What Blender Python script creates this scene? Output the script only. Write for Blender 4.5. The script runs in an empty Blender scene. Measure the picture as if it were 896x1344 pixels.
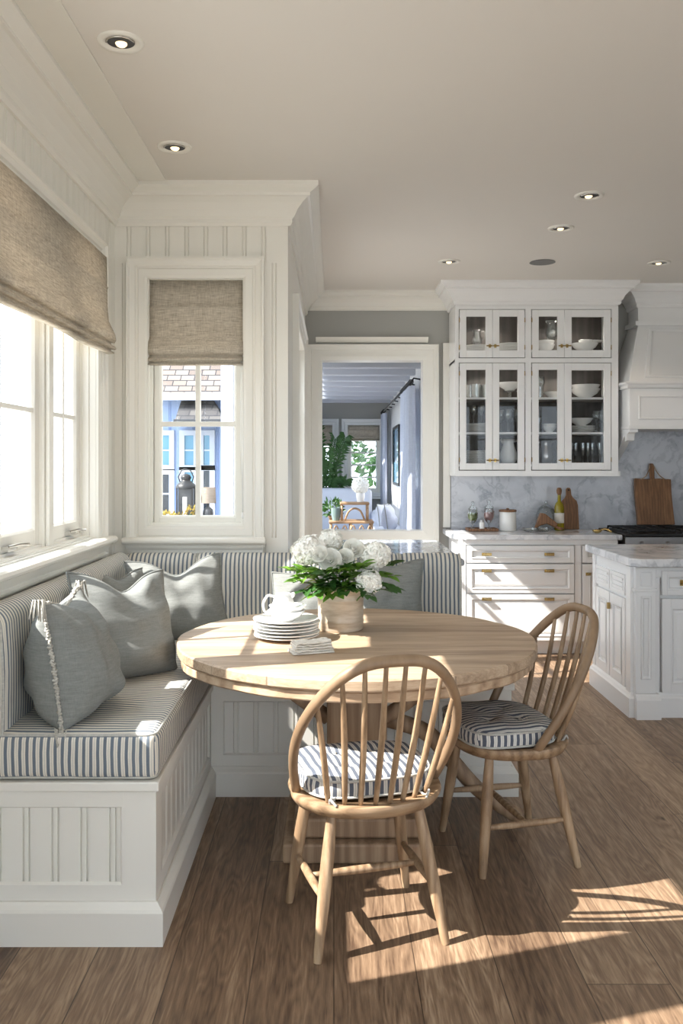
import bpy, bmesh, math, random
from mathutils import Vector, Matrix, noise, Euler
PI = math.pi
C = bpy.context.scene.collection
SC = bpy.context.scene
R = random.Random(7)

# ------------------------------------------------------------------ helpers
def wpos(o):
    v = Vector((0, 0, 0))
    while o is not None:
        v = v + o.location; o = o.parent
    return v

def tag(o, label=None, cat=None, group=None, kind=None):
    if label: o['label'] = label
    if cat: o['category'] = cat
    if group: o['group'] = group
    if kind: o['kind'] = kind
    return o

def thing(name, label, cat, loc=(0, 0, 0), group=None, rz=0):
    o = bpy.data.objects.new(name, None); C.objects.link(o)
    o.empty_display_size = .05
    o.location = loc; o.rotation_euler = (0, 0, rz)
    return tag(o, label, cat, group)

def copy_tree(o, parent=None):
    c = o.copy(); C.objects.link(c)
    if parent is not None: c.parent = parent
    for ch in list(o.children): copy_tree(ch, c)
    return c

class MB:
    cnt = 0
    def __init__(s, jit=True): s.v = []; s.f = []; s.m = []; s.mi = 0; s.jit = jit
    def eps(s):
        if not s.jit: return 0
        MB.cnt += 1; return (MB.cnt * 5 % 11) * .00016
    def add(s, vs, fs):
        n = len(s.v); s.v += [tuple(v) for v in vs]
        for f in fs: s.f.append([i + n for i in f]); s.m.append(s.mi)
        return s
    def box(s, x0, x1, y0, y1, z0, z1, M=None):
        e = s.eps(); x0 += e; x1 -= e; y0 += e; y1 -= e; z0 += e * .5; z1 -= e * .5
        vs = [Vector((x, y, z)) for x in (x0, x1) for y in (y0, y1) for z in (z0, z1)]
        if M is not None: vs = [M @ v for v in vs]
        return s.add(vs, [(0, 1, 3, 2), (4, 6, 7, 5), (0, 4, 5, 1), (2, 3, 7, 6), (0, 2, 6, 4), (1, 5, 7, 3)])
    def tube(s, pts, rad, seg=10, cap=True, closed=False, flat=1.0, up=None):
        pts = [Vector(p) for p in pts]; n = len(pts)
        if not isinstance(rad, (list, tuple)): rad = [rad] * n
        rings = []; prev = None
        for i, p in enumerate(pts):
            a = pts[(i - 1) % n] if (closed or i > 0) else p
            b = pts[(i + 1) % n] if (closed or i < n - 1) else p
            t = (b - a)
            t = t.normalized() if t.length > 1e-9 else Vector((0, 0, 1))
            if prev is None:
                u = Vector(up) if up else (Vector((0, 0, 1)) if abs(t.z) < .9 else Vector((1, 0, 0)))
            else: u = prev
            u = (u - t * u.dot(t))
            u = u.normalized() if u.length > 1e-6 else t.orthogonal().normalized()
            prev = u; w = t.cross(u)
            rings.append([p + (u * math.cos(2 * PI * k / seg) * flat + w * math.sin(2 * PI * k / seg)) * rad[i] for k in range(seg)])
        vs = [v for r in rings for v in r]; fs = []
        m = n if closed else n - 1
        for i in range(m):
            for k in range(seg):
                a = i * seg + k; b = i * seg + (k + 1) % seg; j = ((i + 1) % n) * seg
                fs.append((a, b, j + (k + 1) % seg, j + k))
        if cap and not closed:
            fs.append(list(range(seg))[::-1]); fs.append([(n - 1) * seg + k for k in range(seg)])
        return s.add(vs, fs)
    def lathe(s, prof, c=(0, 0, 0), seg=24, axis='z', M=None):
        vs = []; fs = []; n = len(prof)
        for (r, h) in prof:
            for k in range(seg):
                a = 2 * PI * k / seg
                p = Vector((max(r, 1e-4) * math.cos(a), max(r, 1e-4) * math.sin(a), h))
                if axis == 'y': p = Vector((p.x, -p.z, p.y))
                if axis == 'x': p = Vector((p.z, p.x, p.y))
                if M is not None: p = M @ p
                vs.append(p + Vector(c))
        for i in range(n - 1):
            for k in range(seg):
                fs.append((i * seg + k, i * seg + (k + 1) % seg, (i + 1) * seg + (k + 1) % seg, (i + 1) * seg + k))
        fs.append(list(range(seg))[::-1]); fs.append([(n - 1) * seg + k for k in range(seg)])
        return s.add(vs, fs)
    def prism(s, poly, mp, d0, d1):
        # poly in (u,v), extruded along d through mapping mp(u,v,d)
        n = len(poly); d1 = d1 - s.eps()
        vs = [mp(u, v, d0) for u, v in poly] + [mp(u, v, d1) for u, v in poly]
        fs = [list(range(n))[::-1], [n + i for i in range(n)]] + [(i, (i + 1) % n, n + (i + 1) % n, n + i) for i in range(n)]
        return s.add(vs, fs)
    def frame(s, u0, u1, v0, v1, prof, mp, close=False):
        # sweep profile [(w,d)] round a rectangle; w outwards, d out of the wall
        vs = []
        for w, d in prof:
            for (u, v) in ((u0 - w, v0 - w), (u1 + w, v0 - w), (u1 + w, v1 + w), (u0 - w, v1 + w)): vs.append(mp(u, v, d))
        fs = []
        for i in range(len(prof) - 1):
            for k in range(4):
                fs.append((i * 4 + k, i * 4 + (k + 1) % 4, (i + 1) * 4 + (k + 1) % 4, (i + 1) * 4 + k))
        if close:
            b = 4 * (len(prof) - 1); fs.append((b, b + 1, b + 2, b + 3))
        return s.add(vs, fs)
    def sweep(s, p0, p1, prof, out, m0=0, m1=0):
        # straight moulding; prof closed list [(o,z)]; m = mitre (+1 lengthens with o)
        p0 = Vector(p0); p1 = Vector(p1); out = Vector(out); d = (p1 - p0).normalized()
        n = len(prof); up = Vector((0, 0, 1))
        vs = [p0 + out * o + up * z - d * (o * m0) for o, z in prof] + [p1 + out * o + up * z + d * (o * m1) for o, z in prof]
        fs = [list(range(n))[::-1], [n + i for i in range(n)]] + [(i, (i + 1) % n, n + (i + 1) % n, n + i) for i in range(n)]
        return s.add(vs, fs)
    def beads(s, u0, u1, v0, v1, sp, mp, off=0.0, g=.0075, dp=.009, bw=.018):
        pr = [(u0, 0)]; u = u0 + off
        while u < u1 - .02:
            if u > u0 + .012:
                for k in (-bw / 2, bw / 2):
                    pr += [(u + k - g / 2, 0), (u + k - g / 4, -dp), (u + k + g / 4, -dp), (u + k + g / 2, 0)]
            u += sp
        pr.append((u1, 0)); n = len(pr)
        vs = [mp(a, v0, d) for a, d in pr] + [mp(a, v1, d) for a, d in pr]
        return s.add(vs, [(i, i + 1, n + i + 1, n + i) for i in range(n - 1)])
    def build(s, name, mat, parent=None, smooth=False, bevel=0, seg=2, label=None, kind=None, origin='base', subsurf=0, angle=None, matfn=None, recalc=True, merge=False):
        me = bpy.data.meshes.new(name)
        if parent is not None: org = wpos(parent)
        elif origin == 'base' and s.v:
            xs, ys, zs = zip(*s.v)
            org = Vector(((min(xs) + max(xs)) / 2, (min(ys) + max(ys)) / 2, min(zs)))
        else: org = Vector((0, 0, 0))
        me.from_pydata([(a - org.x, b - org.y, c - org.z) for a, b, c in s.v], [], s.f)
        mats = mat if isinstance(mat, (list, tuple)) else [mat]
        for m in mats: me.materials.append(m)
        for i, p in enumerate(me.polygons): p.material_index = min(s.m[i], len(mats) - 1)
        bm = bmesh.new(); bm.from_mesh(me)
        if merge: bmesh.ops.remove_doubles(bm, verts=bm.verts, dist=1e-5)
        if recalc: bmesh.ops.recalc_face_normals(bm, faces=bm.faces)
        if matfn:
            for f in bm.faces: f.material_index = matfn(f.normal, f.calc_center_median())
        bm.to_mesh(me); bm.free()
        if smooth:
            for p in me.polygons: p.use_smooth = True
            if angle is not None:
                try: me.set_sharp_from_angle(angle=math.radians(angle))
                except Exception: pass
        me.update()
        o = bpy.data.objects.new(name, me); C.objects.link(o)
        if parent is not None: o.parent = parent
        else: o.location = org
        if bevel:
            b = o.modifiers.new('Bevel', 'BEVEL'); b.width = bevel; b.segments = seg; b.limit_method = 'ANGLE'; b.angle_limit = math.radians(40)
            b.harden_normals = False
        if subsurf:
            q = o.modifiers.new('Sub', 'SUBSURF'); q.levels = subsurf; q.render_levels = subsurf
        if label: o['label'] = label
        if kind: o['kind'] = kind
        return o

def mpY(Y):   # surface facing -Y (towards the dining side)
    return lambda u, v, d: Vector((u, Y - d, v))
def mpX(X):   # surface facing +X
    return lambda u, v, d: Vector((X + d, u, v))
def mpXn(X):  # surface facing -X
    return lambda u, v, d: Vector((X - d, u, v))
def mpYp(Y):  # surface facing +Y
    return lambda u, v, d: Vector((u, Y + d, v))
def mpZ(Z):
    return lambda u, v, d: Vector((u, v, Z + d))

# rounded, softly puffed cushion box (separate faces sampled on a cube grid)
def cushion_mb(x0, x1, y0, y1, z0, z1, r=.03, puff=.012, wr=.003, n=26, sc=6, seed=0, mb=None):
    mb = mb or MB()
    cx, cy, cz = (x0 + x1) / 2, (y0 + y1) / 2, (z0 + z1) / 2
    hx, hy, hz = (x1 - x0) / 2, (y1 - y0) / 2, (z1 - z0) / 2
    def cnt(h): return max(6, min(70, int(h * 2 / .03)))
    def axis_vals(h, k):  # denser close to the edges
        return [-h + 2 * h * i / k for i in range(k + 1)] if h > 3 * r else [-h + 2 * h * i / k for i in range(k + 1)]
    nx, ny, nz = cnt(hx), cnt(hy), cnt(hz)
    def vals(h, k):
        e = [-h, -h + r * .35, -h + r * .7, -h + r]
        inner = [(-h + r) + (2 * h - 2 * r) * i / k for i in range(1, k)]
        return e + inner + [-a for a in reversed(e)]
    X, Y, Z = vals(hx, nx), vals(hy, ny), vals(hz, max(3, nz // 2))
    def pt(x, y, z):
        ix = max(-hx + r, min(hx - r, x)); iy = max(-hy + r, min(hy - r, y)); iz = max(-hz + r, min(hz - r, z))
        d = Vector((x - ix, y - iy, z - iz))
        nrm = d.normalized() if d.length > 1e-9 else Vector((0, 0, 1))
        p = Vector((ix, iy, iz)) + nrm * r
        a, b, c = x / hx, y / hy, z / hz
        q = puff
        p.z += q * (1 if z > 0 else 0) * (1 - a * a) * (1 - b * b) * (abs(c) ** 2)
        p.x += q * .6 * a * abs(a) * (1 - c * c) * (1 - b ** 4)
        p.y += q * .6 * b * abs(b) * (1 - c * c) * (1 - a ** 4)
        w = noise.noise(Vector((p.x * sc + seed, p.y * sc, p.z * sc))) + .5 * noise.noise(Vector((p.x * sc * 2.3, p.y * sc * 2.3 + seed, p.z * sc * 2)))
        p += nrm * w * wr
        return Vector((p.x + cx, p.y + cy, p.z + cz))
    def sheet(A, B, fn):
        vs = [fn(a, b) for a in A for b in B]; m = len(B)
        mb.add(vs, [(i * m + j, (i + 1) * m + j, (i + 1) * m + j + 1, i * m + j + 1) for i in range(len(A) - 1) for j in range(m - 1)])
    for sgn in (-1, 1):
        sheet(X, Y, lambda a, b: pt(a, b, sgn * hz)); sheet(X, Z, lambda a, b: pt(a, sgn * hy, b)); sheet(Y, Z, lambda a, b: pt(sgn * hx, a, b))
    return mb

def rrect(x0, x1, y0, y1, z, r, n=5):
    pts = []
    for (cx, cy, a0) in ((x1 - r, y0 + r, -90), (x1 - r, y1 - r, 0), (x0 + r, y1 - r, 90), (x0 + r, y0 + r, 180)):
        for k in range(n + 1):
            a = math.radians(a0 + 90 * k / n); pts.append((cx + r * math.cos(a), cy + r * math.sin(a), z))
    return pts

# ------------------------------------------------------------------ materials
class NT:
    def __init__(s, name):
        s.m = bpy.data.materials.new(name); s.m.use_nodes = True
        s.t = s.m.node_tree; s.t.nodes.clear()
        s.out = s.t.nodes.new('ShaderNodeOutputMaterial')
    def n(s, typ, ins=None, **kw):
        nd = s.t.nodes.new('ShaderNode' + typ)
        for k, v in kw.items(): setattr(nd, k, v)
        for k, v in (ins or {}).items(): s.set(nd.inputs[k], v)
        return nd
    def set(s, sock, v):
        if hasattr(v, 'links') or isinstance(v, bpy.types.NodeSocket): s.t.links.new(v, sock)
        else: sock.default_value = v
    def math(s, op, a, b=None, c=None):
        nd = s.n('Math', operation=op)
        s.set(nd.inputs[0], a)
        if b is not None: s.set(nd.inputs[1], b)
        if c is not None: s.set(nd.inputs[2], c)
        return nd.outputs[0]
    def mix(s, f, a, b, mode='MIX'):
        nd = s.n('Mix', data_type='RGBA', blend_type=mode)
        s.set(nd.inputs[0], f)
        for i, v in ((6, a), (7, b)):
            if isinstance(v, (tuple, list)) and len(v) == 3: v = (*v, 1)
            s.set(nd.inputs[i], v)
        return nd.outputs[2]
    def ramp(s, f, stops):
        nd = s.n('ValToRGB'); s.set(nd.inputs[0], f)
        e = nd.color_ramp.elements
        while len(e) < len(stops): e.new(.5)
        for i, (p, c) in enumerate(stops):
            e[i].position = p; e[i].color = (*c, 1) if len(c) == 3 else c
        return nd.outputs[0]
    def coord(s, kind='Object', scale=(1, 1, 1), rot=(0, 0, 0), loc=(0, 0, 0)):
        tc = s.n('TexCoord'); mp = s.n('Mapping')
        s.t.links.new(tc.outputs[kind], mp.inputs[0])
        mp.inputs['Scale'].default_value = scale; mp.inputs['Rotation'].default_value = rot; mp.inputs['Location'].default_value = loc
        return mp.outputs[0]
    def noise(s, vec, scale=5, detail=4, rough=.5, dist=0):
        nd = s.n('TexNoise'); s.set(nd.inputs['Vector'], vec)
        nd.inputs['Scale'].default_value = scale; nd.inputs['Detail'].default_value = detail
        nd.inputs['Roughness'].default_value = rough; nd.inputs['Distortion'].default_value = dist
        return nd.outputs['Fac']
    def sep(s, vec):
        nd = s.n('SeparateXYZ'); s.set(nd.inputs[0], vec); return nd.outputs
    def bump(s, h, strength=.2, dist=.01):
        nd = s.n('Bump'); s.set(nd.inputs['Height'], h); nd.inputs['Strength'].default_value = strength; nd.inputs['Distance'].default_value = dist
        return nd.outputs[0]
    def bsdf(s, col, rough=.5, metal=0, normal=None, **kw):
        b = s.n('BsdfPrincipled')
        if isinstance(col, (tuple, list)): col = (*col[:3], 1)
        s.set(b.inputs['Base Color'], col); s.set(b.inputs['Roughness'], rough); s.set(b.inputs['Metallic'], metal)
        if normal is not None: s.set(b.inputs['Normal'], normal)
        for k, v in kw.items(): s.set(b.inputs[k.replace('_', ' ')], v)
        s.t.links.new(b.outputs[0], s.out.inputs[0])
        return s.m

def srgb(r, g, b):
    f = lambda c: (c / 255 / 12.92) if c / 255 <= .04045 else ((c / 255 + .055) / 1.055) ** 2.4
    return (f(r), f(g), f(b))

def paint(name, col, rough=.4, var=.01):
    t = NT(name); v = t.coord(); nz = t.noise(v, 3, 3)
    c2 = tuple(max(0, c * (1 - var * 2)) for c in col)
    fine = t.noise(v, 90, 2)
    return t.bsdf(t.mix(nz, c2, col), rough, normal=t.bump(fine, .02, .001))
def plain(name, col, rough=.5, metal=0, var=.1, scale=12, bump=0, **kw):
    t = NT(name); v = t.coord(); nz = t.noise(v, scale, 3)
    c2 = tuple(max(0, c * (1 - var)) for c in col)
    return t.bsdf(t.mix(nz, c2, col), rough, metal, normal=t.bump(nz, bump, .003) if bump else None, **kw)
def stripes(name, axis, period=.0215, a=srgb(233, 228, 216), b=srgb(98, 112, 128), duty=.46):
    t = NT(name); v = t.coord(); s = t.sep(v)
    wob = t.math('MULTIPLY', t.math('SUBTRACT', t.noise(v, 9, 2), .5), .006)
    x = t.math('DIVIDE', t.math('ADD', s[axis], wob), period)
    fr = t.math('FRACT', t.math('ADD', x, 100))
    d = t.math('ABSOLUTE', t.math('SUBTRACT', fr, .5))
    band = t.math('SMOOTH_MIN', t.math('MAXIMUM', t.math('MULTIPLY', t.math('SUBTRACT', duty / 2 + .03, d), 16), 0), 1, .1)
    # a thin second line beside the broad one, as on ticking
    fr2 = t.math('FRACT', t.math('ADD', x, 100.5)); d2 = t.math('ABSOLUTE', t.math('SUBTRACT', fr2, .5))
    thin = t.math('MULTIPLY', t.math('LESS_THAN', d2, .05), .35)
    f = t.math('MINIMUM', t.math('MAXIMUM', band, thin), 1)
    wv = t.noise(t.coord(scale=(1, 1, 1)), 420, 2)
    col = t.mix(f, a, b); col = t.mix(t.math('MULTIPLY', wv, .35), col, srgb(150, 148, 140))
    return t.bsdf(col, .92, normal=t.bump(wv, .25, .002))
def wood(name, c0, c1, c2, axis=0, scale=1.0, rough=.55, contrast=1.0, bump=.25, wave=.25):
    t = NT(name); st = [9, 9, 9]; st[axis] = .9
    v = t.coord(scale=tuple(k * scale for k in st))
    big = t.noise(v, 1.3, 4, .55, 1.2)
    w = t.n('TexWave', wave_type='BANDS', bands_direction='XYZ'[(axis + 1) % 3], wave_profile='SIN')
    t.set(w.inputs['Vector'], v); w.inputs['Scale'].default_value = .9; w.inputs['Distortion'].default_value = 7
    w.inputs['Detail'].default_value = 3; w.inputs['Detail Scale'].default_value = 1.2
    st2 = [70, 70, 70]; st2[axis] = 3
    fine = t.noise(t.coord(scale=tuple(k * scale for k in st2)), 1.6, 4, .6)
    f = t.math('ADD', t.math('MULTIPLY', big, .55), t.math('MULTIPLY', w.outputs['Fac'], wave * contrast))
    f = t.math('ADD', f, t.math('MULTIPLY', t.math('SUBTRACT', fine, .35), .45 * contrast))
    col = t.ramp(f, [(.15, c0), (.45, c1), (.8, c2)])
    return t.bsdf(col, rough, normal=t.bump(fine, bump, .002))
def marble(name, base, vein, scale=2.2, rough=.12, amount=1.0):
    t = NT(name); v = t.coord(kind='Object')
    warp = t.n('TexNoise'); t.set(warp.inputs['Vector'], v); warp.inputs['Scale'].default_value = scale * .8; warp.inputs['Detail'].default_value = 4
    add = t.n('VectorMath', operation='MULTIPLY_ADD'); t.set(add.inputs[0], warp.outputs['Color']); add.inputs[1].default_value = (.9, .9, .9); t.set(add.inputs[2], v)
    n1 = t.noise(add.outputs[0], scale, 6, .62)
    ve = t.math('SUBTRACT', 1, t.math('MULTIPLY', t.math('ABSOLUTE', t.math('SUBTRACT', n1, .5)), 22))
    ve = t.math('MAXIMUM', ve, 0)
    n2 = t.noise(v, scale * 1.6, 5, .6, .6)
    cloud = t.math('MULTIPLY', t.math('MAXIMUM', t.math('SUBTRACT', n2, .42), 0), 1.6 * amount)
    f = t.math('MINIMUM', t.math('ADD', t.math('MULTIPLY', ve, t.math('MULTIPLY', n2, .75 * amount)), cloud), 1)
    return t.bsdf(t.mix(f, base, vein), rough)
def linen(name, c0, c1, scale=1.0, trans=.0):
    t = NT(name)
    a = t.noise(t.coord(scale=(40, 40, 420)), 1 * scale, 3, .7); b = t.noise(t.coord(scale=(420, 420, 40)), 1 * scale, 3, .7)
    slub = t.noise(t.coord(scale=(14, 14, 160)), 1, 4, .7)
    f = t.math('ADD', t.math('MULTIPLY', a, .5), t.math('MULTIPLY', b, .5)); f = t.math('ADD', t.math('MULTIPLY', f, .65), t.math('MULTIPLY', slub, .35))
    col = t.ramp(f, [(.32, c0), (.62, c1)])
    nb = t.bump(f, .4, .002)
    if trans <= 0: return t.bsdf(col, .95, normal=nb)
    d = t.n('BsdfDiffuse', {'Color': col, 'Normal': nb}); tr = t.n('BsdfTranslucent', {'Color': col})
    mx = t.n('MixShader', {0: trans}); t.t.links.new(d.outputs[0], mx.inputs[1]); t.t.links.new(tr.outputs[0], mx.inputs[2])
    t.t.links.new(mx.outputs[0], t.out.inputs[0]); return t.m
def thin_glass(name, tint=(1, 1, 1), refl=1.0, rough=.02):
    t = NT(name)
    fr = t.n('Fresnel', {'IOR': 1.45}); f = t.math('MULTIPLY', fr.outputs[0], refl)
    f = t.math('MINIMUM', t.math('ADD', f, .01), .75)
    # faint waviness of old glass
    nb = t.bump(t.noise(t.coord(), 3, 2), .02, .01)
    tr = t.n('BsdfTransparent', {'Color': (*tint, 1)}); gl = t.n('BsdfGlossy', {'Roughness': rough, 'Normal': nb})
    mx = t.n('MixShader'); t.set(mx.inputs[0], f); t.t.links.new(tr.outputs[0], mx.inputs[1]); t.t.links.new(gl.outputs[0], mx.inputs[2])
    t.t.links.new(mx.outputs[0], t.out.inputs[0]); return t.m
def emit(name, col, st):
    t = NT(name); e = t.n('Emission', {'Color': (*col, 1), 'Strength': st}); t.t.links.new(e.outputs[0], t.out.inputs[0]); return t.m
def leafmat(name, c0, c1, rough=.45):
    t = NT(name); f = t.noise(t.coord(), 14, 3)
    col = t.mix(f, c0, c1)
    b = t.n('BsdfPrincipled', {'Base Color': col, 'Roughness': rough}); tr = t.n('BsdfTranslucent', {'Color': col})
    mx = t.n('MixShader', {0: .25}); t.t.links.new(b.outputs[0], mx.inputs[1]); t.t.links.new(tr.outputs[0], mx.inputs[2])
    t.t.links.new(mx.outputs[0], t.out.inputs[0]); return t.m
def floor_mat():
    t = NT('oak_planks'); tc = t.coord('Object'); s = t.sep(tc)
    W, L = .235, 2.3
    xi = t.math('DIVIDE', s[0], W); i = t.math('FLOOR', xi)
    wn = t.n('TexWhiteNoise', noise_dimensions='1D'); t.set(wn.inputs['W'], i)
    yo = t.math('ADD', t.math('DIVIDE', s[1], L), t.math('MULTIPLY', wn.outputs['Value'], 3.7)); j = t.math('FLOOR', yo)
    cid = t.n('CombineXYZ'); t.set(cid.inputs[0], i); t.set(cid.inputs[1], j)
    wn2 = t.n('TexWhiteNoise', noise_dimensions='2D'); t.set(wn2.inputs['Vector'], cid.outputs[0])
    rv = wn2.outputs['Value']
    # seams
    fx = t.math('FRACT', xi); ex = t.math('MULTIPLY', t.math('MINIMUM', fx, t.math('SUBTRACT', 1, fx)), W)
    fy = t.math('FRACT', yo); ey = t.math('MULTIPLY', t.math('MINIMUM', fy, t.math('SUBTRACT', 1, fy)), L)
    seam = t.math('LESS_THAN', t.math('MINIMUM', ex, ey), .0016)
    # cathedral grain, different on each plank
    off = t.n('CombineXYZ'); t.set(off.inputs[0], t.math('MULTIPLY', rv, 37)); t.set(off.inputs[1], t.math('MULTIPLY', rv, 91)); t.set(off.inputs[2], t.math('MULTIPLY', rv, 13))
    def vec(sx, sy):
        cb = t.n('CombineXYZ'); t.set(cb.inputs[0], t.math('MULTIPLY', s[0], sx)); t.set(cb.inputs[1], t.math('MULTIPLY', s[1], sy))
        ad = t.n('VectorMath', operation='ADD'); t.set(ad.inputs[0], cb.outputs[0]); t.set(ad.inputs[1], off.outputs[0]); return ad.outputs[0]
    low = t.noise(vec(6.5, .8), 1, 3, .55)
    rings = t.math('FRACT', t.math('MULTIPLY', low, 20)); rings = t.math('ABSOLUTE', t.math('SUBTRACT', rings, .5))
    fine = t.noise(vec(190, 11), 1, 3, .65); mid = t.noise(vec(28, 1.0), 1, 5, .62)
    f = t.math('ADD', t.math('MULTIPLY', rings, .22), t.math('MULTIPLY', mid, .52)); f = t.math('ADD', f, t.math('MULTIPLY', fine, .36))
    f = t.math('ADD', f, t.math('MULTIPLY', t.math('SUBTRACT', rv, .5), .24))
    col = t.ramp(f, [(.32, srgb(84, 65, 51)), (.52, srgb(134, 110, 88)), (.76, srgb(186, 161, 134))])
    kn = t.noise(vec(8, 3.6), 1, 3, .6); knot = t.math('MINIMUM', t.math('MULTIPLY', t.math('MAXIMUM', t.math('SUBTRACT', kn, .70), 0), 18), .8)
    col = t.mix(knot, col, srgb(52, 36, 26)); col = t.mix(t.math('MULTIPLY', seam, .8), col, srgb(50, 38, 29))
    h = t.math('SUBTRACT', t.math('ADD', t.math('MULTIPLY', fine, .6), t.math('MULTIPLY', rings, .5)), t.math('MULTIPLY', seam, 2))
    return t.bsdf(col, t.math('ADD', .36, t.math('MULTIPLY', fine, .2)), normal=t.bump(h, .3, .003))
def shingle_mat(name, c0, c1, row=.075, axis=2):
    t = NT(name); v = t.coord('Object', scale=(1, 1, 1))
    s = t.sep(v); cb = t.n('CombineXYZ'); t.set(cb.inputs[0], s[0]); t.set(cb.inputs[1], s[axis])
    b = t.n('TexBrick'); t.set(b.inputs['Vector'], cb.outputs[0])
    b.inputs['Scale'].default_value = 1; b.inputs['Brick Width'].default_value = .17; b.inputs['Row Height'].default_value = row
    b.inputs['Mortar Size'].default_value = .007; b.inputs['Color1'].default_value = (*c0, 1); b.inputs['Color2'].default_value = (*c1, 1)
    b.inputs['Mortar'].default_value = (.02, .02, .025, 1); b.inputs['Bias'].default_value = .2
    return t.bsdf(b.outputs['Color'], .9, normal=t.bump(b.outputs['Fac'], -.6, .02))

def tabletop_mat():
    t = NT('weathered_oak_planked_top'); v = t.coord('Object'); s = t.sep(v); Wd = .145
    yi = t.math('DIVIDE', t.math('ADD', s[1], .04), Wd); j = t.math('FLOOR', yi)
    wn = t.n('TexWhiteNoise', noise_dimensions='1D'); t.set(wn.inputs['W'], j); rv = wn.outputs['Value']
    fy = t.math('FRACT', yi); ey = t.math('MULTIPLY', t.math('MINIMUM', fy, t.math('SUBTRACT', 1, fy)), Wd)
    top = t.math('GREATER_THAN', s[2], .7715)
    seam = t.math('MULTIPLY', t.math('LESS_THAN', ey, .0012), .55)
    cb = t.n('CombineXYZ'); t.set(cb.inputs[0], t.math('ADD', t.math('MULTIPLY', s[0], 1.4), t.math('MULTIPLY', rv, 31))); t.set(cb.inputs[1], t.math('MULTIPLY', s[1], 16)); t.set(cb.inputs[2], t.math('MULTIPLY', s[2], 16))
    low = t.noise(cb.outputs[0], 1, 5, .6, .5)
    cb2 = t.n('CombineXYZ'); t.set(cb2.inputs[0], t.math('ADD', t.math('MULTIPLY', s[0], 6), t.math('MULTIPLY', rv, 7))); t.set(cb2.inputs[1], t.math('MULTIPLY', s[1], 150)); t.set(cb2.inputs[2], t.math('MULTIPLY', s[2], 150))
    fine = t.noise(cb2.outputs[0], 1, 3, .6)
    f = t.math('ADD', t.math('MULTIPLY', low, .62), t.math('MULTIPLY', fine, .36)); f = t.math('ADD', f, t.math('MULTIPLY', t.math('SUBTRACT', rv, .5), .12))
    col = t.ramp(f, [(.26, srgb(136, 112, 90)), (.48, srgb(184, 160, 134)), (.72, srgb(214, 194, 170))])
    col = t.mix(seam, col, srgb(86, 66, 50))
    return t.bsdf(col, .5, normal=t.bump(fine, .2, .002))

M = {}
M['white'] = paint('warm_white_paint', srgb(233, 231, 224), .34)
M['cab'] = paint('cabinet_white_paint', srgb(236, 236, 236), .26)
M['ceil'] = paint('ceiling_paint', srgb(224, 220, 214), .8)
M['greywall'] = paint('grey_wall_paint', srgb(168, 168, 164), .8)
M['floor'] = floor_mat()
M['marble'] = marble('honed_marble', srgb(226, 227, 230), srgb(140, 146, 156), 2.4, .14)
M['splash'] = marble('marble_backsplash', srgb(205, 207, 213), srgb(126, 132, 144), 2.6, .2, .95)
M['greymarble'] = marble('grey_marble', srgb(190, 194, 200), srgb(110, 118, 130), 3.0, .1, 1.0)
M['sX'] = stripes('ticking_stripes_across', 0); M['sY'] = stripes('ticking_stripes_along', 1)
M['sXw'] = stripes('seat_pad_stripes', 0, .024, srgb(226, 224, 218), srgb(62, 74, 96), .5)
M['sYw'] = stripes('seat_pad_stripes_side', 1, .024, srgb(226, 224, 218), srgb(62, 74, 96), .5)
M['piping'] = linen('piping_cord', srgb(150, 152, 150), srgb(205, 203, 196))
M['pillow'] = linen('washed_grey_linen', srgb(108, 111, 110), srgb(142, 145, 142))
M['fringe'] = linen('fringe_thread', srgb(150, 152, 148), srgb(210, 206, 196))
M['blind'] = linen('natural_linen', srgb(142, 132, 117), srgb(222, 214, 200), .5, .25)
M['table'] = tabletop_mat()
M['tableedge'] = wood('weathered_oak_edge', srgb(136, 110, 86), srgb(182, 154, 126), srgb(208, 186, 158), 0, .8, .55)
M['tablebase'] = wood('aged_oak_base', srgb(106, 84, 64), srgb(148, 122, 97), srgb(180, 156, 128), 2, .8, .6)
M['chair'] = wood('pale_chair_oak', srgb(104, 82, 60), srgb(150, 123, 95), srgb(186, 161, 131), 2, 1.3, .5)
M['bow'] = wood('steam_bent_oak', srgb(112, 90, 68), srgb(158, 131, 103), srgb(190, 165, 136), 2, .35, .5, .4, .15, .0)
M['chairh'] = wood('pale_chair_oak_seat', srgb(104, 82, 60), srgb(150, 123, 95), srgb(186, 161, 131), 0, 1.0, .5)
M['board'] = wood('walnut_board', srgb(86, 58, 38), srgb(138, 98, 66), srgb(176, 134, 96), 2, 1.6, .5, .5)
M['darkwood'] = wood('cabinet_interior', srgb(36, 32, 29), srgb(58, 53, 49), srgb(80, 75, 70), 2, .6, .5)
M['rattan'] = wood('rattan', srgb(110, 84, 60), srgb(160, 128, 96), srgb(190, 160, 126), 0, 2, .6)
M['glass'] = thin_glass('window_glass'); M['cabglass'] = thin_glass('cabinet_glass', (.97, .98, .98), .75)
M['drinkglass'] = thin_glass('drinking_glass', (.93, .95, .95), 3.2, .03)
M['brass'] = plain('aged_brass', srgb(192, 166, 112), .25, 1, .2, 30)
M['steel'] = plain('brushed_steel', srgb(170, 168, 168), .3, 1, .1, 40)
M['nickel'] = plain('satin_nickel', srgb(205, 203, 198), .25, 1, .05)
M['black'] = plain('black_iron', srgb(26, 26, 28), .45, .2, .3)
M['char'] = plain('charcoal_metal', srgb(60, 62, 66), .5, .1, .3)
M['china'] = plain('white_china', srgb(238, 238, 236), .14, 0, .04, 6)
M['vase'] = None
t = NT('stoneware_glaze'); z = t.sep(t.coord())[2]
nz = t.noise(t.coord(scale=(1, 1, 5)), 7, 4, .6)
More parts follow.
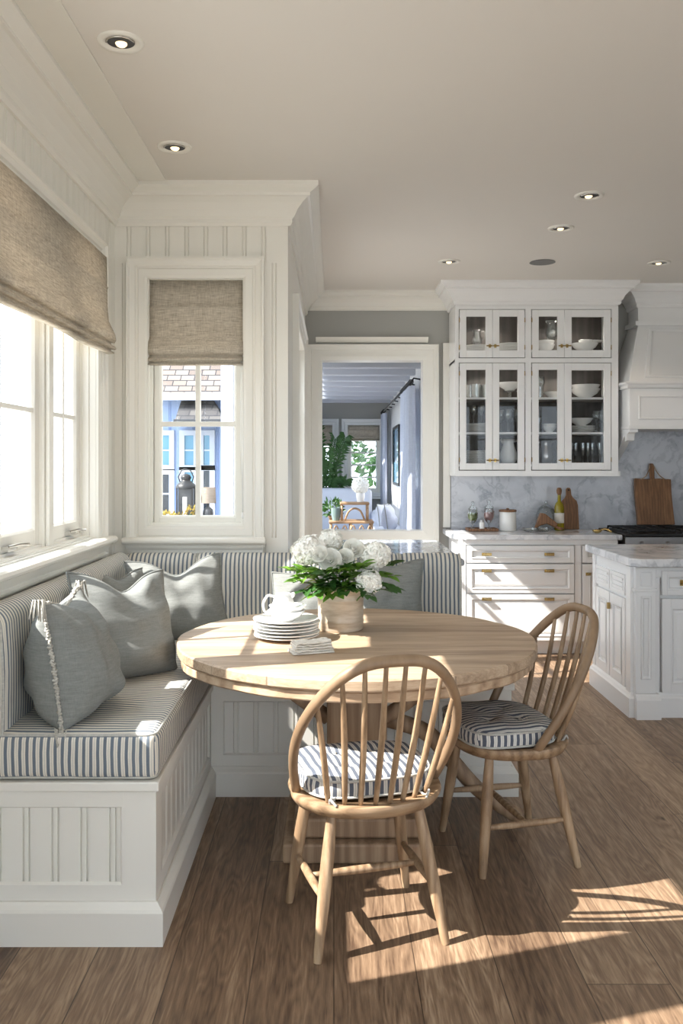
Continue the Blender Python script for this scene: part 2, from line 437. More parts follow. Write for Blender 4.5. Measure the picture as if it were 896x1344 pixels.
M['vase'] = t.bsdf(t.ramp(nz, [(.25, srgb(160, 142, 122)), (.5, srgb(196, 180, 160)), (.75, srgb(222, 210, 194))]), .28)
M['napkin'] = linen('napkin_cotton', srgb(196, 190, 178), srgb(238, 234, 226))
M['petal'] = plain('white_petals', srgb(255, 254, 248), .7, 0, .06, 20)
M['leaf'] = leafmat('fresh_leaf', srgb(52, 104, 34), srgb(132, 178, 66)); M['leafd'] = leafmat('dark_leaf', srgb(30, 66, 30), srgb(70, 116, 50))
M['leafg'] = leafmat('golden_leaf', srgb(120, 110, 40), srgb(200, 172, 84)); M['stem'] = plain('green_stem', srgb(86, 122, 52), .5)
M['lampglow'] = emit('lamp_glow', (1, .78, .48), 1.9)
M['ground'] = plain('pale_terrace_stone', srgb(196, 194, 188), .9, 0, .2, 4)
M['facade'] = paint('shade_blue_siding', srgb(138, 158, 194), .6); M['extwhite'] = paint('exterior_white', srgb(168, 176, 190), .5)  # facade: white siding with the blue of shade put into its colour
M['bluepane'] = plain('sky_blue_panes', srgb(96, 150, 178), .08, 0, .3, 2)
M['darkpane'] = plain('dark_panes', srgb(40, 48, 58), .08, 0, .4, 2)
M['shingle'] = shingle_mat('wood_shingles', srgb(146, 132, 120), srgb(96, 86, 80)); M['slate'] = shingle_mat('slate_roof', srgb(96, 92, 88), srgb(66, 64, 64), .08)
M['shade'] = linen('lampshade_linen', srgb(128, 116, 104), srgb(158, 146, 134), 1, .2)
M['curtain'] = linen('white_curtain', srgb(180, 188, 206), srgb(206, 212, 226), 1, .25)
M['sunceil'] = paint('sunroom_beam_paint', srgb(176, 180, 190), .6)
M['greenglass'] = plain('grey_green_glass', srgb(120, 140, 136), .1, 0, .2, 4)
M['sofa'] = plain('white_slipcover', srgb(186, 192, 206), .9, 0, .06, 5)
M['oil'] = plain('olive_oil', srgb(150, 134, 30), .12, 0, .2); M['pinkfill'] = plain('pink_sweets', srgb(196, 150, 150), .6, 0, .4, 60); M['greenfill'] = plain('green_herbs', srgb(120, 140, 70), .7, 0, .5, 60)
M['book1'] = plain('terracotta_book', srgb(170, 108, 84), .7); M['book2'] = plain('cream_book', srgb(206, 190, 170), .7)
M['speaker'] = plain('speaker_mesh', srgb(120, 120, 120), .7)
# ------------------------------------------------------------------ camera, sun, sky
H = 1.45; F = 1150.0; VX, VY = 438.0, 610.0
def W(px, py, Y): return Vector(((px - VX) / F * Y, Y, H - (py - VY) / F * Y))
cam_d = bpy.data.cameras.new('camera'); cam = bpy.data.objects.new('camera', cam_d); C.objects.link(cam)
cam.location = (0, 0, H); cam.rotation_euler = (PI / 2, 0, 0)
cam_d.sensor_fit = 'VERTICAL'; cam_d.sensor_height = 36; cam_d.lens = 36 * F / 1344
cam_d.shift_x = (448 - VX) / 1344; cam_d.shift_y = -(672 - VY) / 1344; cam_d.clip_start = .05; cam_d.clip_end = 200
SC.camera = cam
SUN = Vector((1, .31, -.98)).normalized()
sd = bpy.data.lights.new('sun', 'SUN'); sd.energy = 14.0; sd.angle = math.radians(.5); sd.color = (1, .95, .88)
so = bpy.data.objects.new('sun', sd); C.objects.link(so); so.location = (-6, -2, 7); so.rotation_euler = SUN.to_track_quat('-Z', 'Y').to_euler()
wd = bpy.data.worlds.new('sky'); SC.world = wd; wd.use_nodes = True
bg = wd.node_tree.nodes['Background']; bg.inputs[0].default_value = (.79, .895, 1.0, 1); bg.inputs[1].default_value = 4.2
SC.view_settings.view_transform = 'Standard'; SC.view_settings.look = 'None'; SC.view_settings.gamma = 1; SC.view_settings.use_curve_mapping = False
SC.view_settings.exposure = 0.12
cy = SC.cycles
cy.use_denoising = True; cy.max_bounces = 10; cy.diffuse_bounces = 6; cy.glossy_bounces = 4; cy.transmission_bounces = 6; cy.transparent_max_bounces = 16
cy.sample_clamp_indirect = 6; cy.caustics_reflective = False; cy.caustics_refractive = False

# ------------------------------------------------------------------ room dimensions
XL = -1.14; YW = 4.56; XR = -.238; YK = 7.29; ZC = 2.88; XE = 4.4; YB = -2.2

def S(name, mb, mat, parent=None, **k):
    if parent is None: k.setdefault('kind', 'structure'); k.setdefault('origin', 'zero')
    return mb.build(name, mat, parent, **k)

# floor and ceiling
S('floor', MB(False).box(XL, XE, YB, YK, -.08, 0), M['floor'])
m = MB(False)
m.box(XL - .16, XE + .16, YB - .16, YW + .12, ZC, ZC + .12).box(XR - .12, XE + .16, YW + .12, YK + .16, ZC, ZC + .12)
S('ceiling', m, M['ceil'])
S('ground', MB(False).box(-30, 30, -30, 40, -.3, -.12), M['ground'])

# --- left wall (openings: one wide window, one further towards the camera)
OL = (1.98, 4.20, 1.10, 2.44); OL2 = (.30, 1.74, 1.10, 2.44)
m = MB()
def wall_x(m, x0, x1, y0, y1, ops, z1=ZC):
    m.jit = False
    y = y0
    for (a, b, c, d) in ops:
        m.box(x0, x1, y, a, 0, z1); 
        if c > 0: m.box(x0, x1, a, b, 0, c)
        m.box(x0, x1, a, b, d, z1); y = b
    m.box(x0, x1, y, y1, 0, z1)
def wall_y(m, y0, y1, x0, x1, ops, z1=ZC):
    m.jit = False
    x = x0
    for (a, b, c, d) in ops:
        m.box(x, a, y0, y1, 0, z1)
        if c > 0: m.box(a, b, y0, y1, 0, c)
        m.box(a, b, y0, y1, d, z1); x = b
    m.box(x, x1, y0, y1, 0, z1)
BL1 = (-1.9, -.1, .35, 2.44)
wall_x(m, XL - .16, XL - .008, YB, YW + .12, [(BL1[0], BL1[1], BL1[2], BL1[3]), OL2, OL])
m.beads(.2, YW, 2.52, 2.72, .088, mpX(XL), .03)
m.beads(1.76, 1.96, 1.08, 2.52, .088, mpX(XL), .03); m.beads(4.23, YW, 1.08, 2.52, .2, mpX(XL), .3)
m.beads(-2.2, YW, 0, 1.08, .088, mpX(XL), .03)
S('wall_left', m, M['white'])

# --- far wall of the nook with the small window
OW = (-.968, -.468, 1.13, 2.42)
m = MB(); wall_y(m, YW + .008, YW + .16, XL - .16, XR - .002, [OW])
m.beads(XL, XR - .02, 2.50, 2.72, .1, mpY(YW), .075)
m.beads(-.40, XR, 1.07, 2.50, .5, mpY(YW), .09); m.beads(XL, -1.04, 1.07, 2.50, .5, mpY(YW), .05)
m.beads(XL, XR, 0, 1.07, .1, mpY(YW), .075)
m.box(XR - .04, XR, YW - .004, YW + .02, 0, 2.72)
S('wall_nook', m, M['white'])

# --- return wall with the glazed door-height window
OR = (5.15, 6.75, .30, 2.33)
m = MB(); wall_x(m, XR - .12, XR, YW + .01, YK + .16, [OR])
S('wall_return', m, M['white'])

# --- kitchen wall with the opening to the sunroom
OP = (-.10, .74, .90, 2.32)
m = MB(); wall_y(m, YK, YK + .16, XR, XE + .16, [OP]); S('wall_kitchen', m, M['greywall'])
m = MB(); wall_x(m, XE, XE + .16, YB, YK, [(-1.7, .2, .0, 2.45), (.6, 2.5, .9, 2.45)]); S('wall_right', m, M['greywall'])
m = MB(); wall_y(m, YB - .16, YB, XL - .16, XE + .16, [(-.9, 1.5, 0.0, 2.6), (1.75, 4.2, 0.0, 2.6)]); S('wall_rear', m, M['white'])

# --- crown mouldings
cr = [(0, -.19), (.012, -.19), (.022, -.175), (.022, -.158), (.035, -.145), (.050, -.115), (.078, -.085), (.105, -.065), (.118, -.062), (.118, -.048), (.150, -.030), (.160, -.022), (.160, 0), (0, 0)]
ck = [(o * .78, z * .78) for o, z in cr]
k = 1
def trim(m, mat=None):
    global k
    o = S('trim_%d' % k, m, mat or M['white']); k += 1; return o
trim(MB().sweep((XL, YB, ZC), (XL, YW, ZC), cr, (1, 0, 0), -1, -1))
trim(MB().sweep((XL, YW, ZC), (XR, YW, ZC), cr, (0, -1, 0), -1, 1))
trim(MB().sweep((XR, YW, ZC), (XR, YK, ZC), cr, (1, 0, 0), 1, -1))
trim(MB().sweep((XR, YK, ZC), (1.0, YK, ZC), ck, (0, -1, 0), -1, 0), M['white'])
# thin cap line of the ceiling edge band seen along the left wall
trim(MB().box(XL + .16, XL + .30, YB, YW - .17, ZC - .006, ZC))

# --- casing profile
cas = [(-.001, -.03), (-.001, .012), (.012, .018), (.045, .018), (.050, .012), (.058, .012), (.064, .020), (.088, .026), (.096, .038), (.106, .038), (.106, -.002)]
def casing(ob, mp, sc=1.0):
    m = MB(); m.frame(ob[0], ob[1], ob[2], ob[3], [(w * sc, d) for w, d in cas], mp); return m
def sash(win, mpf, u0, u1, v0, v1, D, nu, nv, rail=.045, mu=.018, th=.035, hmid=None, glass='glass', umid=None):
    m = MB()
    def b(a0, a1, c0, c1, d0=0, d1=th): m.prism([(a0, c0), (a1, c0), (a1, c1), (a0, c1)], mpf, D + d0, D + d1)
    b(u0, u0 + rail, v0, v1); b(u1 - rail, u1, v0, v1); b(u0 + rail, u1 - rail, v0, v0 + rail * 1.25); b(u0 + rail, u1 - rail, v1 - rail, v1)
    m.frame(u0 + rail, u1 - rail, v0 + rail * 1.25, v1 - rail, [(.001, D + th - .002), (-.010, D + th - .014), (-.010, D + .01)], mpf)
    s = m.build('sash', M['white'], win, bevel=.003)
    g = MB()
    for i in range(1, nu):
        x = umid if (umid and nu == 2) else u0 + rail + (u1 - u0 - 2 * rail) * i / nu
        g.prism([(x - mu / 2, v0 + rail), (x + mu / 2, v0 + rail), (x + mu / 2, v1 - rail), (x - mu / 2, v1 - rail)], mpf, D + .006, D + th - .004)
    for j in range(1, nv):
        y = hmid if (hmid and nv == 2) else v0 + rail + (v1 - v0 - 2 * rail) * j / nv
        g.prism([(u0 + rail, y - mu / 2), (u1 - rail, y - mu / 2), (u1 - rail, y + mu / 2), (u0 + rail, y + mu / 2)], mpf, D + .005, D + th - .005)
    if g.v: g.build('glazing_bar', M['white'], s, bevel=.002)
    p = MB(); p.add([mpf(u0 + rail * .8, v0 + rail, D + .015), mpf(u1 - rail * .8, v0 + rail, D + .015), mpf(u1 - rail * .8, v1 - rail * .8, D + .015), mpf(u0 + rail * .8, v1 - rail * .8, D + .015)], [(0, 1, 2, 3)])
    p.build('pane', M[glass], s, recalc=False)
    return s
def winroot(n):
    o = bpy.data.objects.new('window_%d' % n, None); C.objects.link(o); o['kind'] = 'structure'; return o

# window 1: wide window over the bench
w1 = winroot(1); mp = mpX(XL)
casing(OL, mp, .85).build('casing', M['white'], w1, bevel=0)
m = MB()   # jamb lining and posts
m.frame(OL[0], OL[1], OL[2], OL[3], [(-.0015, 0), (-.004, 0), (-.004, -.03), (-.014, -.032), (-.014, -.06), (-.024, -.062), (-.024, -.15)], mp)
for a, b in ((2.70, 2.78), (3.60, 3.70)):
    m.prism([(a, OL[2]), (b, OL[2]), (b, OL[3]), (a, OL[3])], mp, -.14, -.05)
    m.prism([(a + .02, OL[2]), (b - .02, OL[2]), (b - .02, OL[3]), (a + .02, OL[3])], mp, -.05, -.035)
m.build('jamb', M['white'], w1)
for a, b in ((2.005, 2.70), (2.78, 3.60), (3.70, 4.175)):
    k_ = 1 if a < 2.1 else 2
    s = sash(w1, mp, a, b, OL[2] + .02, OL[3] - .03, -.11, k_, k_, .052 if k_ == 2 else .04, .02, .04, hmid=1.67)
    q = MB(); c = (a + b) / 2 + .05
    q.box(XL - .075, XL - .045, c - .05, c + .05, OL[2] + .03, OL[2] + .05); q.tube([(XL - .05, c - .03, OL[2] + .048), (XL - .02, c, OL[2] + .055), (XL - .01, c + .06, OL[2] + .05)], [.006, .006, .008], 8)
    q.build('crank_handle', M['nickel'], w1, smooth=True, angle=40)
m = MB()
sp = [(-.03, -.035), (.055, -.035), (.068, -.028), (.072, -.018), (.068, -.006), (.058, 0), (-.03, 0)]
m.sweep((XL, 1.84, 1.10), (XL, 4.34, 1.10), sp, (1, 0, 0)); m.box(XL - .12, XL - .02, 1.99, 4.19, 1.075, 1.108)
m.build('window_sill', M['white'], w1)
m = MB(); m.sweep((XL, 1.88, 1.065), (XL, 4.31, 1.065), [(0, -.10), (.018, -.10), (.024, -.09), (.024, -.04), (.032, -.03), (.044, -.005), (.044, 0), (0, 0)], (1, 0, 0)); m.build('apron', M['white'], w1)

# window 2: small window on the nook's far wall
w2 = winroot(2); mp = mpY(YW)
casing(OW, mp, 1.0).build('casing', M['white'], w2)
m = MB(); m.frame(OW[0], OW[1], OW[2], OW[3], [(-.0015, 0), (-.006, 0), (-.006, -.03), (-.018, -.032), (-.018, -.15)], mp); m.build('jamb', M['white'], w2)
sash(w2, mp, OW[0] + .02, OW[1] - .02, OW[2] + .005, OW[3] - .03, -.10, 2, 2, .03, .026, .04, hmid=1.665)
m = MB(); m.box(-.952, -.484, YW - .004, YW + .05, 1.075, 1.128); m.sweep((-1.09, YW, 1.075), (-.352, YW, 1.075), sp, (0, -1, 0)); m.build('window_sill', M['white'], w2, bevel=.003)
m = MB(); m.sweep((-1.075, YW, 1.042), (-.367, YW, 1.042), [(0, -.07), (.018, -.07), (.024, -.06), (.024, -.035), (.03, -.028), (.044, -.005), (.044, 0), (0, 0)], (0, -1, 0)); m.build('apron', M['white'], w2)

# window 3: the further window towards the camera; 4: glazing of the return wall
w3 = winroot(3); mp = mpX(XL); casing(OL2, mp, .85).build('casing', M['white'], w3)
sash(w3, mp, OL2[0], OL2[1], OL2[2], OL2[3], -.11, 3, 2, .05, .02, .04)
w4 = winroot(4); mp = mpX(XR); casing(OR, mp, 1.0).build('casing', M['white'], w4)
for a, b in ((5.15, 5.95), (5.95, 6.75)): sash(w4, mp, a, b, OR[2], OR[3], -.09, 2, 4, .06, .022, .04)
# window 5 to 8: glazed doors and windows behind and beside the viewer
w5 = winroot(5); mp = mpYp(YB)
for a, b in ((-.9, -.1), (-.1, .7), (.7, 1.5)): sash(w5, mp, a, b, 0.0, 2.6, -.10, 2, 4, .07, .022, .04)
w6 = winroot(6)
for a, b in ((1.75, 2.57), (2.57, 3.39), (3.39, 4.2)): sash(w6, mp, a, b, 0.0, 2.6, -.10, 2, 4, .07, .022, .04)
w7 = winroot(7); mp = mpXn(XE)
sash(w7, mp, -1.7, .2, 0, 2.45, -.10, 3, 3, .07, .022, .04)
w8 = winroot(8); sash(w8, mp, .6, 2.5, .9, 2.45, -.10, 3, 2, .07, .022, .04)
w9 = winroot(9); sash(w9, mpX(XL), BL1[0], BL1[1], BL1[2], BL1[3], -.11, 3, 3, .06, .022, .04)

# opening to the sunroom: casing, head board, sill
m = MB(); mp = mpY(YK)
m.frame(OP[0], OP[1], OP[2], OP[3], [(-.002, -.158), (-.002, .016), (.03, .02), (.085, .02), (.09, .028), (.112, .03), (.118, .04), (.128, .04), (.128, -.002)], mp)
trim(m)
trim(MB().sweep((-.15, YK, 2.505), (.78, YK, 2.505), [(0, -.04), (.02, -.04), (.05, -.012), (.06, 0), (0, 0)], (0, -1, 0)))
trim(MB().box(.905, .965, YK - .03, YK - .001, 0.93, 2.46))
# backsplash
S('wall_backsplash', MB().box(.97, XE - .01, YK - .022, YK - .001, .90, 2.0), M['splash'])
# baseboards
bb = [(0, 0), (.022, 0), (.022, .12), (.014, .135), (.008, .15), (0, .15)]
S('baseboard_left', MB().sweep((XL, YB, 0), (XL, 2.62, 0), bb, (1, 0, 0)), M['white'])
S('baseboard_return', MB().sweep((XR, 5.75, 0), (XR, YK, 0), bb, (1, 0, 0)), M['white'])

# ------------------------------------------------------------------ recessed lights
def downlight(x, y, label, first=[None]):
    if first[0] is None:
        t = thing('recessed_light', label, 'ceiling light', (x, y, ZC), 'recessed ceiling lights')
        m = MB(); m.lathe([(.047, ZC + .0), (.049, ZC - .004), (.066, ZC - .008), (.076, ZC - .006), (.078, ZC)], (x, y, 0), 40)
        m.f = m.f[:-2]; m.m = m.m[:-2]
        m.build('trim_ring', M['white'], t, smooth=True, recalc=True)
        m = MB(); m.lathe([(.001, .0), (.047, .0), (.047, -.002), (.001, -.002)], (x, y, ZC - .0005), 32); m.build('baffle', M['char'], t)
        m = MB(); Mt = Matrix.Rotation(math.radians(-14), 3, 'X'); m.lathe([(.001, -.006), (.012, -.005), (.018, -.003), (.020, 0)], (x, y + .008, ZC - .0035), 24, M=Mt); m.build('bulb', M['lampglow'], t, smooth=True)
        m = MB(); m.tube([(x + .047 * math.cos(a), y + .047 * math.sin(a), ZC - .005) for a in [PI * 1.05 + PI * .9 * i / 16 for i in range(17)]], .004, 6); m.build('gimbal', M['nickel'], t, smooth=True)
        first[0] = t
    else:
        t = copy_tree(first[0]); t.location = (x, y, ZC); tag(t, label)
    ld = bpy.data.lights.new('downlight', 'SPOT'); ld.energy = 9; ld.spot_size = math.radians(105); ld.spot_blend = .8; ld.color = (1, .80, .58); ld.shadow_soft_size = .04
    lo = bpy.data.objects.new('downlight', ld); C.objects.link(lo); lo.location = (x, y, ZC - .03)
downlight(-.72, 2.96, 'large-looking recessed ceiling light nearest the upper left corner of the room')
downlight(-.716, 3.94, 'recessed ceiling light above the nook in front of the small linen-shaded window')
downlight(1.354, 4.65, 'recessed ceiling light in the kitchen ceiling, nearest of the kitchen row to the viewer')
downlight(1.37, 5.29, 'recessed ceiling light just behind the nearest one of the kitchen ceiling')
downlight(.81, 6.16, 'small recessed light in front of the sunroom opening and left cabinet end')
downlight(2.30, 6.20, 'recessed ceiling light in front of the white range hood')
t = thing('ceiling_speaker', 'flat round grey speaker flush in the ceiling above the glass cabinets', 'speaker', (1.47, 6.18, ZC))
MB().lathe([(.001, -.001), (.088, -.001), (.09, -.004), (.001, -.006)], (1.47, 6.18, ZC), 36).build('grille', M['speaker'], t, smooth=True, angle=40)

# ------------------------------------------------------------------ roman blinds
def blind(name, label, mpf, u0, u1, zt, zb, D):
    xs = []; T = thing(name, label, 'roman blind', tuple(mpf((u0 + u1) / 2, zb, D)), 'linen roman blinds')
    hgt = zt - zb
    # cross-section (d, z) from top down: flat, seam, flat, stacked folds
    P = [(0, zt), (.002, zt - hgt * .2), (.003, zt - hgt * .30), (.009, zt - hgt * .31), (.004, zt - hgt * .33), (.005, zt - hgt * .5), (.010, zt - hgt * .66),
         (.026, zt - hgt * .73), (.040, zt - hgt * .80), (.044, zt - hgt * .855), (.036, zt - hgt * .885), (.018, zt - hgt * .875), (.020, zt - hgt * .90), (.040, zt - hgt * .925), (.045, zt - hgt * .945), (.036, zt - hgt * .958),
         (.018, zt - hgt * .95), (.020, zt - hgt * .97), (.034, zt - hgt * .985), (.034, zt - hgt), (.0, zt - hgt)]
    n = max(12, int((u1 - u0) / .035)); vs = []; m = MB(); q = len(P)
    for i in range(n + 1):
        u = u0 + (u1 - u0) * i / n
        for j, (d, z) in enumerate(P):
            w = noise.noise(Vector((u * 3.1, z * 5, 1.7))) ; fr = j / q
            dz = 0 if j == 0 else .006 * noise.noise(Vector((u * 2.2, 3, fr * 2))) * (fr)
            uu = u + (.006 * noise.noise(Vector((z * 9, u0, 4))) if i in (0, n) else 0)
            vs.append(mpf(uu, z + dz, D + d + .006 * w * (.3 + fr)))
    m.add(vs, [(i * q + j, (i + 1) * q + j, (i + 1) * q + j + 1, i * q + j + 1) for i in range(n) for j in range(q - 1)])
    f = m.build('fabric', M['blind'], T, smooth=True)
    s = f.modifiers.new('S', 'SOLIDIFY'); s.thickness = .003
    r = MB(); r.prism([(u0, zt - .03), (u1, zt - .03), (u1, zt), (u0, zt)], mpf, D - .025, D - .003); r.build('headrail', M['white'], T, bevel=.002)
    return T
b1 = blind('roman_blind', 'wide natural linen roman blind half lowered over the large bench-side window', mpX(XL), 2.66, 4.245, 2.455, 1.985, .04)
b3 = blind('roman_blind', 'unseen linen roman blind drawn up above the near end of the large window', mpX(XL), 1.93, 2.60, 2.455, 2.36, .04)  # added out of view, kept raised so sun reaches the floor
b2 = blind('roman_blind', 'narrow natural linen roman blind over the small window beside the corner', mpY(YW), -.964, -.472, 2.416, 1.97, -.026)
m = MB(); m.tube([(-.474, YW + .0, 2.0), (-.472, YW - .002, 1.6), (-.474, YW, 1.20)], .0022, 6); m.tube([(-.482, YW, 2.0), (-.484, YW - .002, 1.6), (-.474, YW, 1.20)], .0018, 6); m.lathe([(.002, 0), (.008, .004), (.006, .03), (.002, .034)], (-.474, YW, 1.17), 10)
m.build('pull_cord', M['china'], b2, smooth=True, label='white looped pull cord')
# ------------------------------------------------------------------ banquette (L-shaped built-in)
BX = -.54; BF = 2.66; BY = 3.85; BR = .78; BT = .46
bq = thing('banquette', 'white built-in L-shaped banquette base with beadboard panels on the oak floor', 'bench', (-.84, BF, 0))
m = MB(); m.box(XL + .004, BX - .02, BF + .02, YW - .004, .02, BT).box(BX - .02, BR - .02, BY + .02, YW - .001, .02, BT)
# stiles and rails on the three faces
def panelface(m, mp, u0, u1, s0, s1, off, v0=.11, v1=BT, r0=.06, r1=.045, sp=.088):
    for a, b, c, d in ((u0, u0 + s0, v0, v1), (u1 - s1, u1, v0, v1), (u0 + s0, u1 - s1, v1 - r1, v1), (u0 + s0, u1 - s1, v0, v0 + r0)):
        if b > a: m.prism([(a, c), (b, c), (b, d), (a, d)], mp, -.005, .02)
    m.beads(u0 + s0, u1 - s1, v0 + r0 - .003, v1 - r1 + .003, sp, lambda u, v, d: mp(u, v, d + .010), off)
    m.frame(u0 + s0, u1 - s1, v0 + r0, v1 - r1, [(0, .02), (-.004, .02), (-.010, .010)], mp)
panelface(m, mpY(BF + .02), XL, BX, .0, .10, .028)
panelface(m, mpX(BX - .0203), BF + .001, BY + .0197, .09, .05, .04)
panelface(m, mpY(BY + .02), BX, BR, .05, .09, .06)
m.build('body', M['white'], bq)
m = MB()
pl = [(0, 0), (.026, 0), (.026, .10), (.022, .108), (.012, .118), (.006, .126), (0, .126)]
m.sweep((XL, BF, 0), (BX, BF, 0), pl, (0, -1, 0), 0, 1); m.sweep((BX, BF, 0), (BX, BY, 0), pl, (1, 0, 0), 1, -1); m.sweep((BX, BY, 0), (BR, BY, 0), pl, (0, -1, 0), -1, 1); m.sweep((BR, BY, 0), (BR, YW, 0), pl, (1, 0, 0), 1, 0)
m.build('plinth', M['white'], bq)
m = MB(); m.box(XL + .004, BX + .012, BF - .014, YW - .004, BT, BT + .03).box(BX + .010, BR + .012, BY - .014, YW - .004, BT, BT + .03)
m.build('seat_ledge', M['white'], bq, bevel=.004)
m = MB(); m.box(BR - .04, BR, BY + .01, YW - .001, .02, BT); panelface(m, mpX(BR - .02), BY + .02, YW, .08, .05, .04); m.build('end_panel', M['white'], bq)

def fabric_fn(n, c): return 0 if abs(n.y) >= abs(n.x) * .9 and abs(n.y) > .55 else 1
sfn = lambda n, c: 0 if abs(n.y) > max(abs(n.x), abs(n.z)) else 1
# seat cushion along the window wall: end face varies with X, the rest with Y
ZS = BT + .031
def strip_cushion(name, label, x0, x1, y0, y1, z0, z1, fn, mats, group=None, r=.028, puff=.012, pipe='z'):
    T = thing(name, label, 'cushion', ((x0 + x1) / 2, (y0 + y1) / 2, z0), group)
    cushion_mb(x0, x1, y0, y1, z0, z1, r, puff, .004).build('cover', mats, T, smooth=True, matfn=fn, merge=True)
    ins = r * .30
    for z in (z0 + ins, z1 - ins): MB().tube(rrect(x0 + ins, x1 - ins, y0 + ins, y1 - ins, z, r), .0048, 6, closed=True).build('piping', M['piping'], T, smooth=True)
    return T
strip_cushion('seat_cushion', 'striped ticking seat cushion on the bench under the large window', XL + .01, BX + .006, BF - .004, YW - .16, ZS, ZS + .145, sfn, [M['sX'], M['sY']])
strip_cushion('seat_cushion', 'striped ticking seat cushion on the rear bench behind the round table', BX + .012, BR, BY - .004, YW - .16, ZS, ZS + .142, lambda n, c: 1 if abs(n.x) > .8 else 0, [M['sX'], M['sY']])

# backrests: rolled top section
def backrest(name, label, axis, a0, a1, f, b, z0, z1, mats, fn):
    # axis 'y': runs along Y, front face X=f, back X=b ; axis 'x': runs along X, front Y=f, back Y=b
    T = thing(name, label, 'backrest cushion', ((f + b) / 2, (a0 + a1) / 2, z0) if axis == 'y' else ((a0 + a1) / 2, (f + b) / 2, z0), 'striped bench backrests')
    th = abs(b - f); sg = 1 if b > f else -1
    prof = [(b, z0), (b, z1 - .03), (b - sg * .012, z1 - .01)]
    r = th * .62
    for i in range(11):
        a = PI / 2 + PI / 2 * i / 10
        prof.append((f + sg * (r + r * math.cos(a)), z1 - r + r * math.sin(a)))
    for i in range(1, 10):
        z = (z1 - r) + (z0 - (z1 - r)) * i / 9; prof.append((f - sg * .008 * math.sin(PI * i / 9), z))
    n = max(8, int((a1 - a0) / .03)); vs = []; m = MB(); q = len(prof)
    cl = lambda t: 1 - max(0, 1 - t / .03) ** 2 * .5
    for i in range(n + 1):
        t = a0 + (a1 - a0) * i / n
        e = min(t - a0, a1 - t); sh = .012 * max(0, 1 - e / .03) ** 2
        for j, (d, z) in enumerate(prof):
            w = .006 * (noise.noise(Vector((t * 4, z * 6, d * 3))) + .4 * noise.noise(Vector((t * 14, z * 9, 5))))
            dd = d - sg * w + sg * (sh if abs(d - b) > .01 else 0); zz = z - (sh if j > 1 and j < 14 else 0) + w * .5
            if j < 2: dd = d
            vs.append((dd, t, zz) if axis == 'y' else (t, dd, zz))
    fs = [(i * q + j, (i + 1) * q + j, (i + 1) * q + (j + 1) % q, i * q + (j + 1) % q) for i in range(n) for j in range(q)]
    fs += [list(range(q)), [n * q + j for j in range(q)][::-1]]
    m.add(vs, fs); o = m.build('cover', mats, T, smooth=True, angle=60, matfn=fn)
    for t in (a0 + .004, a1 - .004):
        pts = [((d + (sg * .008 if abs(d - b) > .01 else 0)), t, z - .006) if axis == 'y' else (t, d + (sg * .008 if abs(d - b) > .01 else 0), z - .006) for d, z in prof[1:]]
        MB().tube(pts, .0045, 6).build('piping', M['piping'], T, smooth=True)
    return T
backrest('backrest', 'long striped ticking backrest against the wall under the large window', 'y', BF + .0, YW - .18, XL + .135, XL + .035, ZS + .06, 1.015, [M['sY'], M['sX']], lambda n, c: 1 if abs(n.y) > .8 else 0)
x = -1.06
for a, b, l in ((-1.06, -.70, 'striped backrest section in the corner below the small window'), (-.70, -.15, 'striped backrest section left of the flower pot below the sill'), (-.15, .33, 'striped backrest section directly behind the white flowers'), (.33, .645, 'sunlit striped backrest section at the right end of the bench')):
    backrest('backrest', l, 'x', a + .001, b - .001, YW - .145, YW - .035, ZS + .06, 1.0, [M['sX'], M['sY']], lambda n, c: 1 if abs(n.x) > .8 else 0)

# ------------------------------------------------------------------ peninsula behind the banquette
pn = thing('peninsula_cabinet', 'low white cabinet behind the banquette carrying the grey stone counter', 'cabinet', (.2, 5.1, 0))
m = MB(); m.box(XR + .001, .63, YW + .0, 5.62, 0, .93)
mp = mpX(.63)
panelface(m, mp, YW + .0, 5.62, .07, .07, .05, v0=.0, v1=.93, r0=.14, r1=.09, sp=.1)
m.build('body', M['cab'], pn, bevel=.002)
MB().box(.615, .652, YW - .012, YW + .03, .0, .93).build('corner_post', M['cab'], pn, bevel=.003)
m = MB()
m.box(XR + .001, .672, YW - .075, 5.68, .93, .965)
o = m.build('counter_slab', M['greymarble'], None, bevel=.012, seg=3); tag(o, 'long polished grey marble counter between banquette and sunroom opening', 'countertop')

# ------------------------------------------------------------------ table
TX, TY, TZ, TR = .088, 3.45, .772, .70
tb = thing('dining_table', 'round weathered oak pedestal dining table standing in the banquette nook', 'table', (TX, TY, 0))
def disc(m, r, z0, z1, n=96, ch=.006, wob=.004, sx=1.0, sy=1.0):
    rings = []
    for (rr, z) in ((r - ch, z0), (r, z0 + ch), (r, z1 - ch), (r - ch, z1)):
        rings.append([Vector((TX + sx * (rr + wob * noise.noise(Vector((math.cos(a) * 4, math.sin(a) * 4, z0 * 9)))) * math.cos(a), TY + sy * (rr + wob * noise.noise(Vector((math.cos(a) * 4, math.sin(a) * 4, z0 * 9)))) * math.sin(a), z)) for a in [2 * PI * i / n for i in range(n)]])
    vs = [v for q in rings for v in q]; fs = []
    for i in range(3):
        for k in range(n): fs.append((i * n + k, i * n + (k + 1) % n, (i + 1) * n + (k + 1) % n, (i + 1) * n + k))
    fs.append(list(range(n))[::-1]); fs.append([3 * n + k for k in range(n)])
    m.add(vs, fs)
m = MB(); disc(m, TR, TZ - .040, TZ, wob=.010, sy=.985)
m.build('tabletop', M['table'], tb, smooth=True, angle=35)
m = MB(); disc(m, TR - .014, TZ - .078, TZ - .042, wob=.012, sy=.985)
m.build('apron_ring', M['tableedge'], tb, smooth=True, angle=35)
m = MB(); c = lambda h, z0, z1, hy=None: m.box(TX - h, TX + h, TY - (hy or h), TY + (hy or h), z0, z1)
c(.115, .26, .62); 
